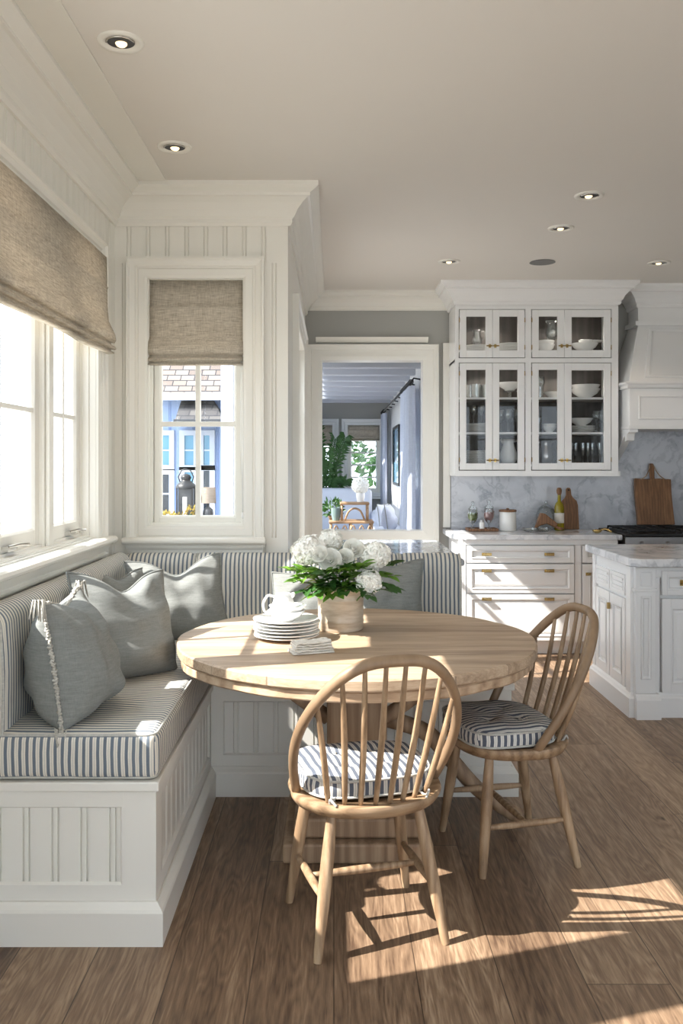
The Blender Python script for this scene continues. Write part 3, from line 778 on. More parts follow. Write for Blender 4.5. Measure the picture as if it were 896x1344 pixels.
m.build('column', M['tablebase'], tb, bevel=.012, seg=3)
for i, (h, z0, z1) in enumerate(((.275, .0, .075), (.235, .077, .15), (.20, .152, .205), (.16, .207, .26))):
    m = MB(); m.box(TX - h, TX + h, TY - h, TY + h, z0, z1); m.build('base_tier', M['tablebase'], tb, bevel=.010, seg=2)
for i, (h, z0, z1) in enumerate(((.17, .62, .655), (.24, .657, TZ - .079))):
    m = MB(); m.box(TX - h, TX + h, TY - h, TY + h, z0, z1); m.build('top_block', M['tablebase'], tb, bevel=.008, seg=2)
# curved braces: outward foot and upper strut on the open side
def curved(m, pts, rad, n=14, **k):
    P = [Vector(p) for p in pts]; out = []
    for i in range(len(P) - 1):
        p0 = P[max(i - 1, 0)]; p1 = P[i]; p2 = P[i + 1]; p3 = P[min(i + 2, len(P) - 1)]
        for s in range(n):
            t = s / n
            out.append(.5 * ((2 * p1) + (p2 - p0) * t + (2 * p0 - 5 * p1 + 4 * p2 - p3) * t * t + (3 * p1 - p0 - 3 * p2 + p3) * t ** 3))
    out.append(P[-1]); 
    if isinstance(rad, (list, tuple)):
        L = len(out); rr = []
        for i in range(L):
            f = i / (L - 1) * (len(rad) - 1); a = int(min(f, len(rad) - 2)); rr.append(rad[a] + (rad[a + 1] - rad[a]) * (f - a))
        rad = rr
    m.tube(out, rad, **k); return out
m = MB(); curved(m, [(TX + .11, TY + .05, .44), (TX + .28, TY + .055, .38), (TX + .38, TY + .06, .27), (TX + .50, TY + .065, .14), (TX + .66, TY + .07, .034)], [.034, .034, .032, .030, .032], seg=10)
m.build('foot_brace', M['tablebase'], tb, smooth=True)
m = MB(); curved(m, [(TX + .11, TY - .02, .46), (TX + .22, TY - .03, .54), (TX + .34, TY - .04, .63), (TX + .46, TY - .05, TZ - .084)], [.03, .028, .028, .03], seg=10)
m.build('strut', M['tablebase'], tb, smooth=True)
m = MB(); curved(m, [(TX - .11, TY - .02, .46), (TX - .22, TY - .03, .54), (TX - .34, TY - .04, .63), (TX - .46, TY - .05, TZ - .084)], [.03, .028, .028, .03], seg=10)
m.build('strut', M['tablebase'], tb, smooth=True)

# ------------------------------------------------------------------ spindle-back chair (local: faces +Y, origin on the floor)
def seat_outline(n=48, sx=1.0, sy=1.0):
    pts = []
    for i in range(n):
        a = 2 * PI * i / n; c, s = math.cos(a), math.sin(a)
        p = 2.5 if s > 0 else 2.15
        x = .245 * abs(c) ** (2 / p) * (1 if c > 0 else -1) * (1.0 if s < 0 else .97)
        y = (.215 if s > 0 else .225) * abs(s) ** (2 / p) * (1 if s > 0 else -1)
        pts.append((x * sx, y * sy))
    return pts
def make_chair(label, loc, rz):
    t = thing('spindle_chair', label, 'chair', (0, 0, 0), 'bow-back oak dining chairs')
    ZT = .445; m = MB(); o = seat_outline(); n = len(o); rings = []
    lay = [(.86, ZT - .044), (.94, ZT - .038), (.985, ZT - .022), (1.0, ZT - .012), (.985, ZT - .002), (.96, ZT), (.88, ZT - .003), (.6, ZT - .012), (.3, ZT - .016), (.02, ZT - .016)]
    vs = []
    for s, z in lay: vs += [(x * s, y * s, z) for x, y in o]
    fs = [list(range(n))[::-1]] + [(i * n + k, i * n + (k + 1) % n, (i + 1) * n + (k + 1) % n, (i + 1) * n + k) for i in range(len(lay) - 1) for k in range(n)] + [[(len(lay) - 1) * n + k for k in range(n)]]
    m.add(vs, fs); m.build('seat', M['chairh'], t, smooth=True, angle=50)
    legs = {}
    for sx in (-1, 1):
        for kind, tx, ty, bx, by in (('f', .150, .125, .205, .175), ('r', .135, -.120, .200, -.195)):
            p0 = Vector((sx * tx, ty, ZT - .03)); p1 = Vector((sx * bx, by, 0)); legs[(sx, kind)] = (p0, p1)
            m = MB(); q = []; rr = []
            for i in range(15):
                f = i / 14; q.append(p0.lerp(p1, f)); rr.append(.0145 + .006 * math.sin(PI * min(1, f * 1.15)) ** 1 + (.0 if f < .97 else -.002))
            m.tube(q, rr, 12); m.build('leg', M['chair'], t, smooth=True, angle=60)
    mid = []
    for sx in (-1, 1):
        a = legs[(sx, 'f')]; b = legs[(sx, 'r')]; pa = a[0].lerp(a[1], .60); pb = b[0].lerp(b[1], .60)
        m = MB(); q = [pa.lerp(pb, i / 10) for i in range(11)]; m.tube(q, [.0085 + .005 * math.sin(PI * i / 10) for i in range(11)], 10)
        m.build('stretcher', M['chair'], t, smooth=True); mid.append(pa.lerp(pb, .5))
    m = MB(); q = [mid[0].lerp(mid[1], i / 10) for i in range(11)]; m.tube(q, [.008 + .005 * math.sin(PI * i / 10) for i in range(11)], 10); m.build('stretcher', M['chair'], t, smooth=True)
    # bow
    def bow(a):    # a in 0..PI, left to right over the top
        c, s = math.cos(a), math.sin(a)
        h = max(s, 0) ** .80; z = ZT - .012 + .462 * h
        x = -(.222 + .042 * math.sin(min(1, h * 1.0) * PI) ) * (1 if c > 0 else -1) * abs(c) ** .62 if abs(c) > 1e-6 else 0
        y = -.020 - .300 * h ** 1.0 + .03 * (h * (1 - h))
        return Vector((x, y, z))
    m = MB(); q = [bow(PI * i / 60) for i in range(61)]
    m.tube(q, [.0145 + .002 * math.sin(PI * i / 60) for i in range(61)], 12, flat=1.12, up=(0, 1, .2)); m.build('back_bow', M['bow'], t, smooth=True)
    # spindles
    for i in range(8):
        f = (i - 3.5) / 3.5
        bx = .152 * f; yy = -.19 + .055 * f * f; p0 = Vector((bx, yy, ZT - .012))
        tx = .212 * f
        # find the bow point with this x
        best = min((bow(PI * k / 400) for k in range(40, 361)), key=lambda p: abs(p.x - tx) + (0 if p.z > .6 else 1))
        m = MB(); q = []; rr = []
        for j in range(15):
            g = j / 14; p = p0.lerp(best, g); p.y -= .012 * math.sin(PI * g); q.append(p); rr.append(.0068 + .0032 * math.sin(PI * g ** .75))
        m.tube(q, rr, 9); m.build('spindle', M['chair'], t, smooth=True)
    return t
ch1 = make_chair('bow-back oak spindle chair in front of the table, back towards the viewer', None, 0)
ch2 = copy_tree(ch1); tag(ch2, 'bow-back oak spindle chair at the right of the table, turned sideways')
ch1.location = (.095, 2.79, 0); ch1.rotation_euler = (0, 0, math.radians(15))
ch2.location = (.645, 3.31, 0); ch2.rotation_euler = (0, 0, math.radians(103))

def pad_outline(n):
    o = []
    for i in range(n):
        a = 2 * PI * i / n; c, s = math.cos(a), math.sin(a); p = 3.6
        o.append((.205 * abs(c) ** (2 / p) * (1 if c > 0 else -1) * (1 + .05 * s), .178 * abs(s) ** (2 / p) * (1 if s > 0 else -1)))
    return o
def seat_pad(label, loc, rz):
    t = thing('seat_pad', label, 'seat cushion', (0, 0, 0), 'striped tie-on chair pads')
    m = MB(); n = 60; o = pad_outline(n); vs = []; Lr = 14
    lay = []
    z0 = .0; hh = .066
    prof = [(.5, .0), (.9, .001), (.985, .006), (1.0, .014), (1.01, .034), (1.0, hh - .014), (.985, hh - .006), (.95, hh), (.8, hh + .006), (.6, hh + .010), (.4, hh + .011), (.2, hh + .008), (.02, hh + .006)]
    for j, (s, z) in enumerate(prof):
        for k, (x, y) in enumerate(o):
            w = noise.noise(Vector((x * s * 16, y * s * 16, z * 20))) * .006
            cr = .006 * math.sin(k * 2.3 + z * 60) * (1 if 2 <= j <= 6 else 0) * noise.noise(Vector((k * .3, z * 30, 2)))
            zz = z + (w if j > 5 else 0)
            for (tx, ty) in ((-.07, -.06), (.07, -.06), (-.07, .07), (.07, .07)):
                d2 = (x * s - tx) ** 2 + (y * s - ty) ** 2
                if j > 6: zz -= .014 * math.exp(-d2 / .0007)
            vs.append((x * (s + cr * 2), y * (s + cr * 2), zz))
    fs = [list(range(n))[::-1]] + [(i * n + k, i * n + (k + 1) % n, (i + 1) * n + (k + 1) % n, (i + 1) * n + k) for i in range(len(prof) - 1) for k in range(n)] + [[(len(prof) - 1) * n + k for k in range(n)]]
    m.add(vs, fs); m.build('cover', [M['sXw'], M['sYw']], t, smooth=True, matfn=lambda nn, c: 1 if (abs(nn.x) > abs(nn.y) and abs(nn.z) < .6) else 0)
    for z in (.010, hh - .008): MB().tube([(x * 1.0, y * 1.0, z) for x, y in o], .0042, 6, closed=True).build('piping', M['piping'], t, smooth=True)
    for (tx, ty) in ((-.07, -.06), (.07, -.06), (-.07, .07), (.07, .07)): MB().lathe([(.001, -.004), (.008, -.002), (.008, .002), (.001, .004)], (tx, ty, hh - .001), 10).build('tuft_button', M['piping'], t, smooth=True)
    for sx in (-1, 1):
        m = MB(); curved(m, [(sx * .13, -.165, .012), (sx * .15, -.185, .0), (sx * .155, -.20, .02), (sx * .14, -.215, .004)], .004, n=6, seg=6)
        m.build('tie', M['piping'], t, smooth=True)
    return t
sp1 = seat_pad('blue striped tufted pad on the seat of the front chair, partly sunlit', None, 0)
sp2 = copy_tree(sp1); tag(sp2, 'blue striped tufted pad on the seat of the right-hand chair')
sp1.location = (.095 - .028 * math.sin(math.radians(15)), 2.79 + .028, .441); sp1.rotation_euler = (0, 0, math.radians(15))
sp2.location = (.645 - .028, 3.305, .441); sp2.rotation_euler = (0, 0, math.radians(103))

# ------------------------------------------------------------------ pillows
def pillow(label, loc, rz, tilt, w=.48, h=.47, th=.17, fringe=False, seed=0, roll=0, mat=None, chop=.0):
    T = thing('throw_pillow', label, 'pillow', loc, 'grey linen throw pillows', 0)
    Mx = Matrix.Rotation(rz, 4, 'Z') @ Matrix.Rotation(tilt, 4, 'X') @ Matrix.Rotation(roll, 4, 'Y')
    n = 30; m = MB(); edge = []
    def base(u, v):   # u,v in -1..1 ; sides concave between pointed corners
        x = u * w / 2 * (1 - .07 * (1 - v * v)); z = v * h / 2 * (1 - .07 * (1 - u * u)) - chop * math.exp(-((u - .05) / .42) ** 2) * max(0, v * .5 + .5) ** 3
        # slump: the lower half gets wider and fuller
        x *= 1 + .05 * (-v if v < 0 else 0)
        return x, z
    for s in (-1, 1):
        vs = []
        for i in range(n + 1):
            for j in range(n + 1):
                u = -math.cos(PI * i / n); v = -math.cos(PI * j / n); x, z = base(u, v)
                q = max(0, (1 - u ** 4) * (1 - v ** 4)) ** .62
                q *= 1 - .25 * v
                if chop: q *= 1 - .35 * math.exp(-((u - .05) / .16) ** 2) * max(0, v - .1)
                ang = math.atan2(v, u); rad = math.hypot(u, v)
                fold = .5 * abs(math.sin(ang * 2)) ** 6 * max(0, rad - .55)   # pinched corners
                wv = noise.noise(Vector((u * 2.2 + seed, v * 2.2, s * 3))) * .20 + noise.noise(Vector((u * 5 + seed, v * 3, s * 5 + 2))) * .06
                rid = (.09 if chop else .05) * math.sin(9 * (u * .6 + v) + 3 * noise.noise(Vector((u * 1.5, v * 1.5, seed)))) * max(0, rad - .4)
                y = s * th / 2 * q * (1 + wv + rid - fold)
                vs.append(Mx @ Vector((x, y, z + h / 2 - .02)) + Vector(loc))
        m.add(vs, [(i * (n + 1) + j, (i + 1) * (n + 1) + j, (i + 1) * (n + 1) + j + 1, i * (n + 1) + j + 1) for i in range(n) for j in range(n)])
    m.build('cover', mat or M['pillow'], T, smooth=True, merge=True)
    pts = []
    K = 24
    for (u0, v0, u1, v1) in ((-1, -1, 1, -1), (1, -1, 1, 1), (1, 1, -1, 1), (-1, 1, -1, -1)):
        for i in range(K):
            t_ = i / K; u = u0 + (u1 - u0) * t_; v = v0 + (v1 - v0) * t_; x, z = base(u, v)
            pts.append(Mx @ Vector((x * 1.012, 0, z * 1.012 + h / 2 - .02)) + Vector(loc))
    p = MB(); p.tube(pts, .0045, 6, closed=True)
    if fringe:
        rr = random.Random(seed)
        for i, a in enumerate(pts):
            if 0 <= i:
                b = pts[(i + 1) % len(pts)]
                for k in range(2):
                    c = a.lerp(b, k / 2); d = Vector((math.sin(i * 2.1 + k) * .007, math.cos(i * 1.7 + k) * .007, math.sin(i * 1.3) * .004))
                    p.tube([c - d, c + d * .3 + Vector((.004, -.004, -.004)), c + d], .0045, 5)
        # corner tassels
        for q in (0, K * 1, K * 2, K * 3):
            c = pts[q]
            for k in range(9):
                dx = (rr.random() - .5) * .05; dy = (rr.random() - .5) * .05
                out = (c - (Mx @ Vector((0, 0, h / 2)) + Vector(loc))).normalized() * .026
                lo = max(c.z - .05, ZS + .16)
                p.tube([c, c + out + Vector((dx * .6, dy * .6, -.004)), Vector((c.x + out.x + dx, c.y + out.y + dy, max(c.z - .035 - rr.random() * .02, ZS + .155)))], [.004, .003, .002], 5)
    p.build('braided_edge' if fringe else 'piping', M['fringe'] if fringe else M['pillow'], T, smooth=True)
    return T
zc = ZS + .150
pillow('grey linen pillow with braided fringe and tassels, nearest on the window bench', (-.835, 2.885, zc + .002), math.radians(90), math.radians(-9), .39, .405, .26, True, 3, chop=.03)
pillow('plain grey linen pillow leaning in the middle of the window bench', (-.775, 3.33, zc + .0), math.radians(50), math.radians(-17), .44, .43, .21, False, 9, roll=math.radians(4), chop=.07)
pillow('grey linen pillow with a raised pointed corner in the bench corner', (-.71, 4.06, zc + .0), math.radians(14), math.radians(-16), .45, .405, .19, False, 17, roll=math.radians(-4), chop=.075)
pillow('grey linen pillow tucked into the corner behind two others', (-.93, 3.88, zc + .0), math.radians(60), math.radians(-12), .38, .37, .14, False, 23, roll=math.radians(4), chop=.04)
pillow('pale grey pillow on the rear bench behind the plates and pot', (-.14, 4.28, zc + .0), math.radians(-4), math.radians(-12), .34, .30, .13, False, 31)
pillow('grey pillow leaning on the rear backrest right of the flowers', (.27, 4.28, zc + .0), math.radians(-10), math.radians(-12), .32, .37, .14, False, 37, chop=.03)
# ------------------------------------------------------------------ tableware and flowers
def plate_mb(x, y, z, r, m=None):
    m = m or MB(); m.lathe([(.001, z), (r * .55, z), (r * .60, z + .004), (r * .8, z + .008), (r, z + .016), (r, z + .019), (r * .8, z + .012), (r * .58, z + .008), (r * .5, z + .005), (.001, z + .004)], (x, y, 0), 40); return m
def first_then_copy(cache, key, makef):
    if key not in cache: cache[key] = makef(); return cache[key]
    c = copy_tree(cache[key]); return c
px_, py_ = -.185, 3.42
names = ['lowest', 'second from the bottom', 'third from the bottom', 'third from the top', 'second from the top', 'topmost']
base = None
for i in range(6):
    lab = 'white dinner plate, %s of the stack on the table' % names[i]
    if base is None:
        base = plate_mb(0, 0, 0, .128).build('dinner_plate', M['china'], None, smooth=True, angle=60); o = base
    else: o = base.copy(); C.objects.link(o)
    o.location = (px_ + .004 * math.sin(i * 2), py_ + .003 * math.cos(i * 3), TZ + .001 + i * .0125)
    tag(o, lab, 'plate', 'dinner plates stacked on the table')
zt = TZ + .001 + 5 * .0125 + .008
bowl = [(.001, 0), (.03, 0), (.034, .006), (.058, .018), (.07, .034), (.073, .04), (.070, .04), (.054, .022), (.03, .010), (.001, .008)]
def lathe_thing(name, label, cat, prof, loc, mat, group=None, seg=32, **k):
    o = MB().lathe(prof, (0, 0, 0), seg).build(name, mat, None, smooth=True, angle=60, origin='zero', **k); o.location = loc; return tag(o, label, cat, group)
o1 = lathe_thing('small_bowl', 'small white bowl on the plates, lower of the nested pair', 'bowl', bowl, (px_, py_, zt), M['china'], 'small bowls on the plate stack')
o2 = o1.copy(); C.objects.link(o2); o2.location = (px_ + .004, py_, zt + .019); tag(o2, 'small white bowl on the plates, upper of the nested pair')
# teacup with handle resting in the bowls
t = thing('teacup', 'white teacup with curled handle standing behind the small bowls', 'cup', (px_ - .06, py_ + .005, zt + .0)) if False else thing('milk_jug', 'white milk jug with curled handle on the plate stack beside the bowls', 'jug', (px_ - .012, py_ + .002, zt + .062))
jx, jy, jz = px_ - .012, py_ + .002, zt + .040
t.location = (jx, jy, jz)
MB().lathe([(.001, 0), (.03, 0), (.040, .012), (.043, .028), (.036, .046), (.028, .056), (.030, .064), (.027, .064), (.024, .056), (.034, .040), (.036, .024), (.001, .008)], (jx, jy, jz), 28).build('body', M['china'], t, smooth=True, angle=70)
m = MB(); curved(m, [(jx - .034, jy, jz + .050), (jx - .060, jy - .004, jz + .056), (jx - .078, jy - .005, jz + .026), (jx - .070, jy - .004, jz - .008), (jx - .042, jy, jz + .008)], .0048, n=8, seg=8); m.build('handle', M['china'], t, smooth=True)
m = MB(); m.tube([(jx + .026, jy, jz + .05), (jx + .038, jy, jz + .060), (jx + .044, jy, jz + .066)], [.012, .009, .005], 8); m.build('spout', M['china'], t, smooth=True)

# folded napkins
nx, ny = -.082, 3.17
for i in range(5):
    m = MB(); n = 24; w, d, zz = .155 - .006 * i, .075 - .003 * i, TZ + .002 + i * .0085
    vs = []
    A = math.radians(18 + 5 * math.sin(i * 2.1))
    for lay in (0, 1):
        for a in range(n + 1):
            for b in range(9):
                u = a / n - .5; v = b / 8 - .5
                z = zz + lay * .0075 * (1 - (2 * v) ** 6 * .5) + .0035 * noise.noise(Vector((u * 9, v * 4, i * 2 + 3))) * (1 if i else lay) + .006 * abs(u) * (i / 4) * (1 if u > 0 else .4)
                x = u * w * (1 + .03 * noise.noise(Vector((v * 5, i, 0)))); y = v * d * (1 + .08 * noise.noise(Vector((u * 5, i, 5))))
                vs.append((nx + x * math.cos(A) - y * math.sin(A), ny + x * math.sin(A) + y * math.cos(A), max(z, TZ + .001)))
    q = (n + 1) * 9; fs = []
    for a in range(n):
        for b in range(8):
            i0 = a * 9 + b; fs.append((i0, i0 + 9, i0 + 10, i0 + 1)); fs.append((q + i0, q + i0 + 1, q + i0 + 10, q + i0 + 9))
    for a in range(n):
        for b in (0, 8): i0 = a * 9 + b; fs.append((i0, i0 + 9, q + i0 + 9, q + i0))
    for b in range(8):
        for a in (0, n): i0 = a * 9 + b; fs.append((i0, i0 + 1, q + i0 + 1, q + i0))
    m.add(vs, fs); o = m.build('folded_napkin', M['napkin'], None, smooth=True, angle=50)
    tag(o, 'cream cotton napkin, %s of the folded pile on the table' % ['lowest', 'second lowest', 'middle one', 'second from top', 'topmost'][i], 'napkin', 'folded napkins in front of the plates')

# stoneware crock
fx, fy, fr = .028, 3.62, .094
T = thing('flower_crock', 'beige glazed stoneware crock holding the white flowers on the table', 'vase', (fx, fy, TZ))
m = MB(); m.lathe([(.001, 0), (fr * .96, 0), (fr, .006), (fr * 1.0, .030), (fr * 1.015, .034), (fr * 1.015, .040), (fr, .044), (fr, .118), (fr * 1.02, .122), (fr * 1.02, .130), (fr, .134), (fr, .158), (fr * 1.03, .162), (fr * 1.03, .170), (fr * .95, .171), (fr * .93, .165), (fr * .93, .02), (.001, .02)], (fx, fy, TZ + .001), 48)
m.build('body', M['vase'], T, smooth=True, angle=50)
vtop = TZ + .17
def floret(m, c, nrm, s, rr):
    nrm = nrm.normalized(); a = nrm.orthogonal().normalized(); b = nrm.cross(a); th = rr.random() * PI
    for k in range(4):
        ang = th + k * PI / 2; d = a * math.cos(ang) + b * math.sin(ang); e = nrm.cross(d)
        m.add([c, c + d * s * .5 - e * s * .42 + nrm * s * .30, c + d * s * 1.0 + nrm * s * .05, c + d * s * .5 + e * s * .42 + nrm * s * .30], [(0, 1, 2), (0, 2, 3)])
def stem(T, p):
    m = MB(); b = Vector((fx + (p.x - fx) * .25, fy + (p.y - fy) * .25, TZ + .06)); curved(m, [b, b.lerp(p, .5) + Vector((0, 0, .015)), p], .0028, n=6, seg=6); m.build('stem', M['stem'], T, smooth=True)
def hydrangea(label, p, r, seed, sq=.85, n=110):
    rr = random.Random(seed); p = Vector(p); T = thing('hydrangea_bloom', label, 'flower', (p.x, p.y, p.z - r), 'white hydrangeas in the crock'); m = MB()
    for i in range(n):
        z = 1 - 2 * (i + .5) / n; a = i * 2.39996; q = math.sqrt(1 - z * z)
        d = Vector((q * math.cos(a), q * math.sin(a), z)); bump = 1 + .22 * noise.noise(d * 2.2 + Vector((seed, 0, 0)))
        c = p + Vector((d.x * r, d.y * r, d.z * r * sq)) * (bump * (.86 + .2 * rr.random()))
        floret(m, c, d + Vector((rr.uniform(-.35, .35), rr.uniform(-.35, .35), rr.uniform(-.35, .35))), r * rr.uniform(.30, .42), rr)
    core = []
    m.build('florets', M['petal'], T, smooth=False, recalc=False)
    m = MB(); m.lathe([(.001, -r * .6), (r * .5, -r * .4), (r * .7, 0), (r * .5, r * .4), (.001, r * .6)], p, 14); m.build('heart', M['petal'], T, smooth=True)
    stem(T, p - Vector((0, 0, r * .6)))
def rose(label, p, r, seed, lean=(0, -1, .6)):
    rr = random.Random(seed); p = Vector(p); T = thing('rose_bloom', label, 'flower', (p.x, p.y, p.z - r), 'cream roses in the crock'); m = MB()
    L = Vector(lean).normalized(); A = L.orthogonal().normalized(); B = L.cross(A)
    for ring, (cnt, rad, op) in enumerate(((3, .30, .0), (4, .48, .10), (5, .70, .28), (6, .92, .55), (6, 1.05, .9))):
        for k in range(cnt):
            a0 = 2 * PI * k / cnt + ring * .7; vs = []; nu, nv = 7, 6
            for i in range(nu):
                for j in range(nv):
                    u = (i / (nu - 1) - .5) * 2; v = j / (nv - 1)
                    ang = a0 + u * PI / cnt * 1.25; rd = r * rad * (.35 + .65 * math.sin(min(1, v * 1.1) * PI / 2)) + r * op * .45 * max(0, v - .6)
                    hz = r * (-.75 + 1.35 * v * (1 - .18 * op * v) - .10 * u * u * v * 2) - r * .25 * op * v * v
                    vs.append(p + A * math.cos(ang) * rd + B * math.sin(ang) * rd + L * hz)
            m.add(vs, [(i * nv + j, (i + 1) * nv + j, (i + 1) * nv + j + 1, i * nv + j + 1) for i in range(nu - 1) for j in range(nv - 1)])
    m.build('petals', M['petal'], T, smooth=True, recalc=False)
    stem(T, p - L * r * .5)
def A(px, py, Y): v = W(px, py, Y); return v
hydrangea('large white hydrangea at the upper left of the bouquet', A(405, 723, 3.56), .062, 1)
hydrangea('white hydrangea at the top of the bouquet, left of centre', A(433, 710, 3.66), .048, 2)
hydrangea('large white hydrangea at the upper right of the bouquet', A(492, 729, 3.60), .056, 3)
hydrangea('white hydrangea hanging low over the right crock rim', A(484, 764, 3.50), .046, 4)
rose('cream rose low in the middle left, opening towards the viewer', A(433, 735, 3.50), .040, 5, (-.1, -1, .35))
rose('cream rose bud between two hydrangeas left of the centre', A(453, 731, 3.53), .030, 6, (.1, -1, .4))
rose('cream rose right of the centre near the top', A(464, 720, 3.58), .037, 7, (.1, -1, .6))
rose('small cream rose tucked below the upper left hydrangea', A(419, 727, 3.50), .030, 8, (-.4, -1, .5))
# foliage sprigs
def sprig(label, base, tip, nl, ls, seed, mat, wide=.42):
    rr = random.Random(seed); base = Vector(base); tip = Vector(tip); T = thing('leaf_sprig', label, 'foliage', tuple(base), 'green sprigs in the crock')
    mid = base.lerp(tip, .5) + Vector((0, 0, .035)); m = MB(); pts = curved(m, [base, mid, tip], .0018, n=8, seg=5); m.build('stem', M['stem'], T, smooth=True)
    m = MB()
    for i in range(nl):
        f = .22 + .78 * i / (nl - 1); p = pts[min(len(pts) - 1, int(f * (len(pts) - 1)))]
        ax = (tip - base).normalized(); side = ax.cross(Vector((0, 0, 1))).normalized() * (1 if i % 2 else -1)
        d = (ax * .75 + side * rr.uniform(.5, 1.0) + Vector((0, 0, rr.uniform(-.35, .35)))).normalized()
        if i == nl - 1: d = ax
        up = Vector((rr.uniform(-.4, .4), rr.uniform(-.4, .4), 1)); w = d.cross(up).normalized(); up = w.cross(d).normalized(); L = ls * rr.uniform(.75, 1.2)
        vs = []; K = 6
        for k in range(K + 1):
            g = k / K; hw = L * wide * .5 * math.sin(PI * min(1, g * .97 + .03)) ** .8 * (1 - .25 * g); c = p + d * L * g - up * L * .22 * g * g
            vs += [c - w * hw + up * hw * .3, c, c + w * hw + up * hw * .3]
        m.add(vs, [(k * 3 + a, k * 3 + a + 1, (k + 1) * 3 + a + 1, (k + 1) * 3 + a) for k in range(K) for a in (0, 1)])
    m.build('leaves', M[mat], T, smooth=True, recalc=False)
tips = [(376, 748, 3.55, 'leaf'), (384, 765, 3.50, 'leaf'), (398, 778, 3.48, 'leafd'), (412, 782, 3.46, 'leaf'), (424, 776, 3.44, 'leafd'), (438, 783, 3.46, 'leaf'), (452, 778, 3.44, 'leafd'), (463, 776, 3.46, 'leaf'),
        (498, 775, 3.50, 'leafd'), (519, 774, 3.58, 'leafd'), (514, 758, 3.66, 'leaf'), (517, 742, 3.74, 'leafd'), (470, 745, 3.44, 'leaf'), (455, 745, 3.42, 'leafd'), (390, 752, 3.62, 'leafd'), (443, 752, 3.42, 'leaf'), (486, 785, 3.44, 'leafd'), (410, 752, 3.44, 'leaf'), (428, 755, 3.40, 'leafd'), (482, 744, 3.46, 'leaf')]
desc = ['reaching furthest left', 'drooping at the lower left', 'hanging in front of the jug side', 'hanging left of the crock rim', 'over the left crock rim', 'bending down at the front centre', 'at the front below the rose bud', 'right of the front centre', 'below the low hydrangea', 'reaching furthest right and down', 'spreading right behind the blooms', 'rising behind the right bloom', 'under the right cream rose', 'between the cream roses', 'behind the leftmost leaves', 'dark middle under the big rose', 'dangling below the right bloom', 'under the upper left bloom', 'left of the front centre', 'beside the upper right bloom']
for i, (a, b, Y, mt) in enumerate(tips):
    tp = A(a, b, Y); ang = math.atan2(tp.y - fy, tp.x - fx)
    bs = (fx + .05 * math.cos(ang), fy + .05 * math.sin(ang), vtop - .01)
    if i >= 12: bs = (fx + .03 * math.cos(ang), fy + .05 * math.sin(ang), vtop + .01)
    sprig('green leafy sprig ' + desc[i], bs, tp, 13, .062, 40 + i, mt, .62)

# ------------------------------------------------------------------ kitchen joinery
def door_mb(mpf, u0, u1, v0, v1, fw=.05, th=.02, glass=False, hole=True):
    m = MB()
    for a, b, c, d in ((u0, u0 + fw, v0, v1), (u1 - fw, u1, v0, v1), (u0 + fw, u1 - fw, v0, v0 + fw), (u0 + fw, u1 - fw, v1 - fw, v1)):
        m.prism([(a, c), (b, c), (b, d), (a, d)], mpf, 0, th)
    if not glass:
        m.prism([(u0 + fw, v0 + fw), (u1 - fw, v0 + fw), (u1 - fw, v1 - fw), (u0 + fw, v1 - fw)], mpf, 0, th * .45)
        m.frame(u0 + fw, u1 - fw, v0 + fw, v1 - fw, [(0, th), (-.004, th + .003), (-.010, th), (-.016, th * .5)], mpf)
        if u1 - u0 > .16 and v1 - v0 > .16: m.frame(u0 + fw + .035, u1 - fw - .035, v0 + fw + .035, v1 - fw - .035, [(.012, th * .43), (0, th * .8), (-.002, th * .8)], mpf, close=True)
    return m
def cup_pull(mpf, u, v, w=.085, parent=None, D=.02):
    m = MB(); m.prism([(u - w / 2, v - .012), (u + w / 2, v - .012), (u + w / 2, v + .012), (u - w / 2, v + .012)], mpf, D, D + .003)
    m.prism([(u - w / 2 + .006, v - .004), (u + w / 2 - .006, v - .004), (u + w / 2 - .012, v + .010), (u - w / 2 + .012, v + .010)], mpf, D + .003, D + .022)
    return m.build('cup_pull', M['brass'], parent, bevel=.003)
# base run left of the range
YF = 6.66
bc = thing('base_cabinet', 'white base cabinet with brass-pulled drawers under the back counter', 'cabinet', (1.4, 6.95, 0))
m = MB()
m.box(.97, 2.16, YF + .03, YK - .024, .10, .88); m.box(1.0, 2.16, YF + .07, YK - .05, 0, .10)
m.box(.95, .985, YF + .0, YK - .03, 0, .88)
m.box(.985, 2.16, YF, YF + .03, .84, .88); m.box(1.83, 1.88, YF, YF + .03, .10, .84); m.box(.985, 1.005, YF, YF + .03, .10, .84); m.box(2.13, 2.16, YF, YF + .03, .1, .84)
m.build('body', M['cab'], bc, bevel=.002)
mp = mpY(YF + .012)
for i, (z0, z1) in enumerate(((.705, .835), (.475, .695), (.115, .465))):
    d = door_mb(mp, 1.012, 1.824, z0, z1, .03, .022).build('drawer', M['cab'], bc, bevel=.0015)
    zz = (z0 + z1) / 2 + (.0 if i == 0 else .06)
    if i == 2: zz = .43
    for u in (1.16, 1.635): cup_pull(mp, u, zz, .075, d, .022)
d = door_mb(mp, 1.888, 2.125, .705, .835, .03, .022).build('drawer', M['cab'], bc, bevel=.0015); cup_pull(mp, 2.0, .77, .06, d, .022)
d = door_mb(mp, 1.888, 2.125, .115, .695, .05, .022).build('door', M['cab'], bc, bevel=.0015); cup_pull(mp, 1.93, .62, .04, d, .022)
m = MB(); m.prism([(1.0, 6.62), (2.18, 6.62), (2.18, YK - .023), (.90, YK - .023), (.90, 6.74)], mpZ(.88), 0, .04)
o = m.build('back_countertop', M['marble'], None, bevel=.006, seg=3); tag(o, 'white veined marble countertop along the kitchen wall left of the cooktop', 'countertop')

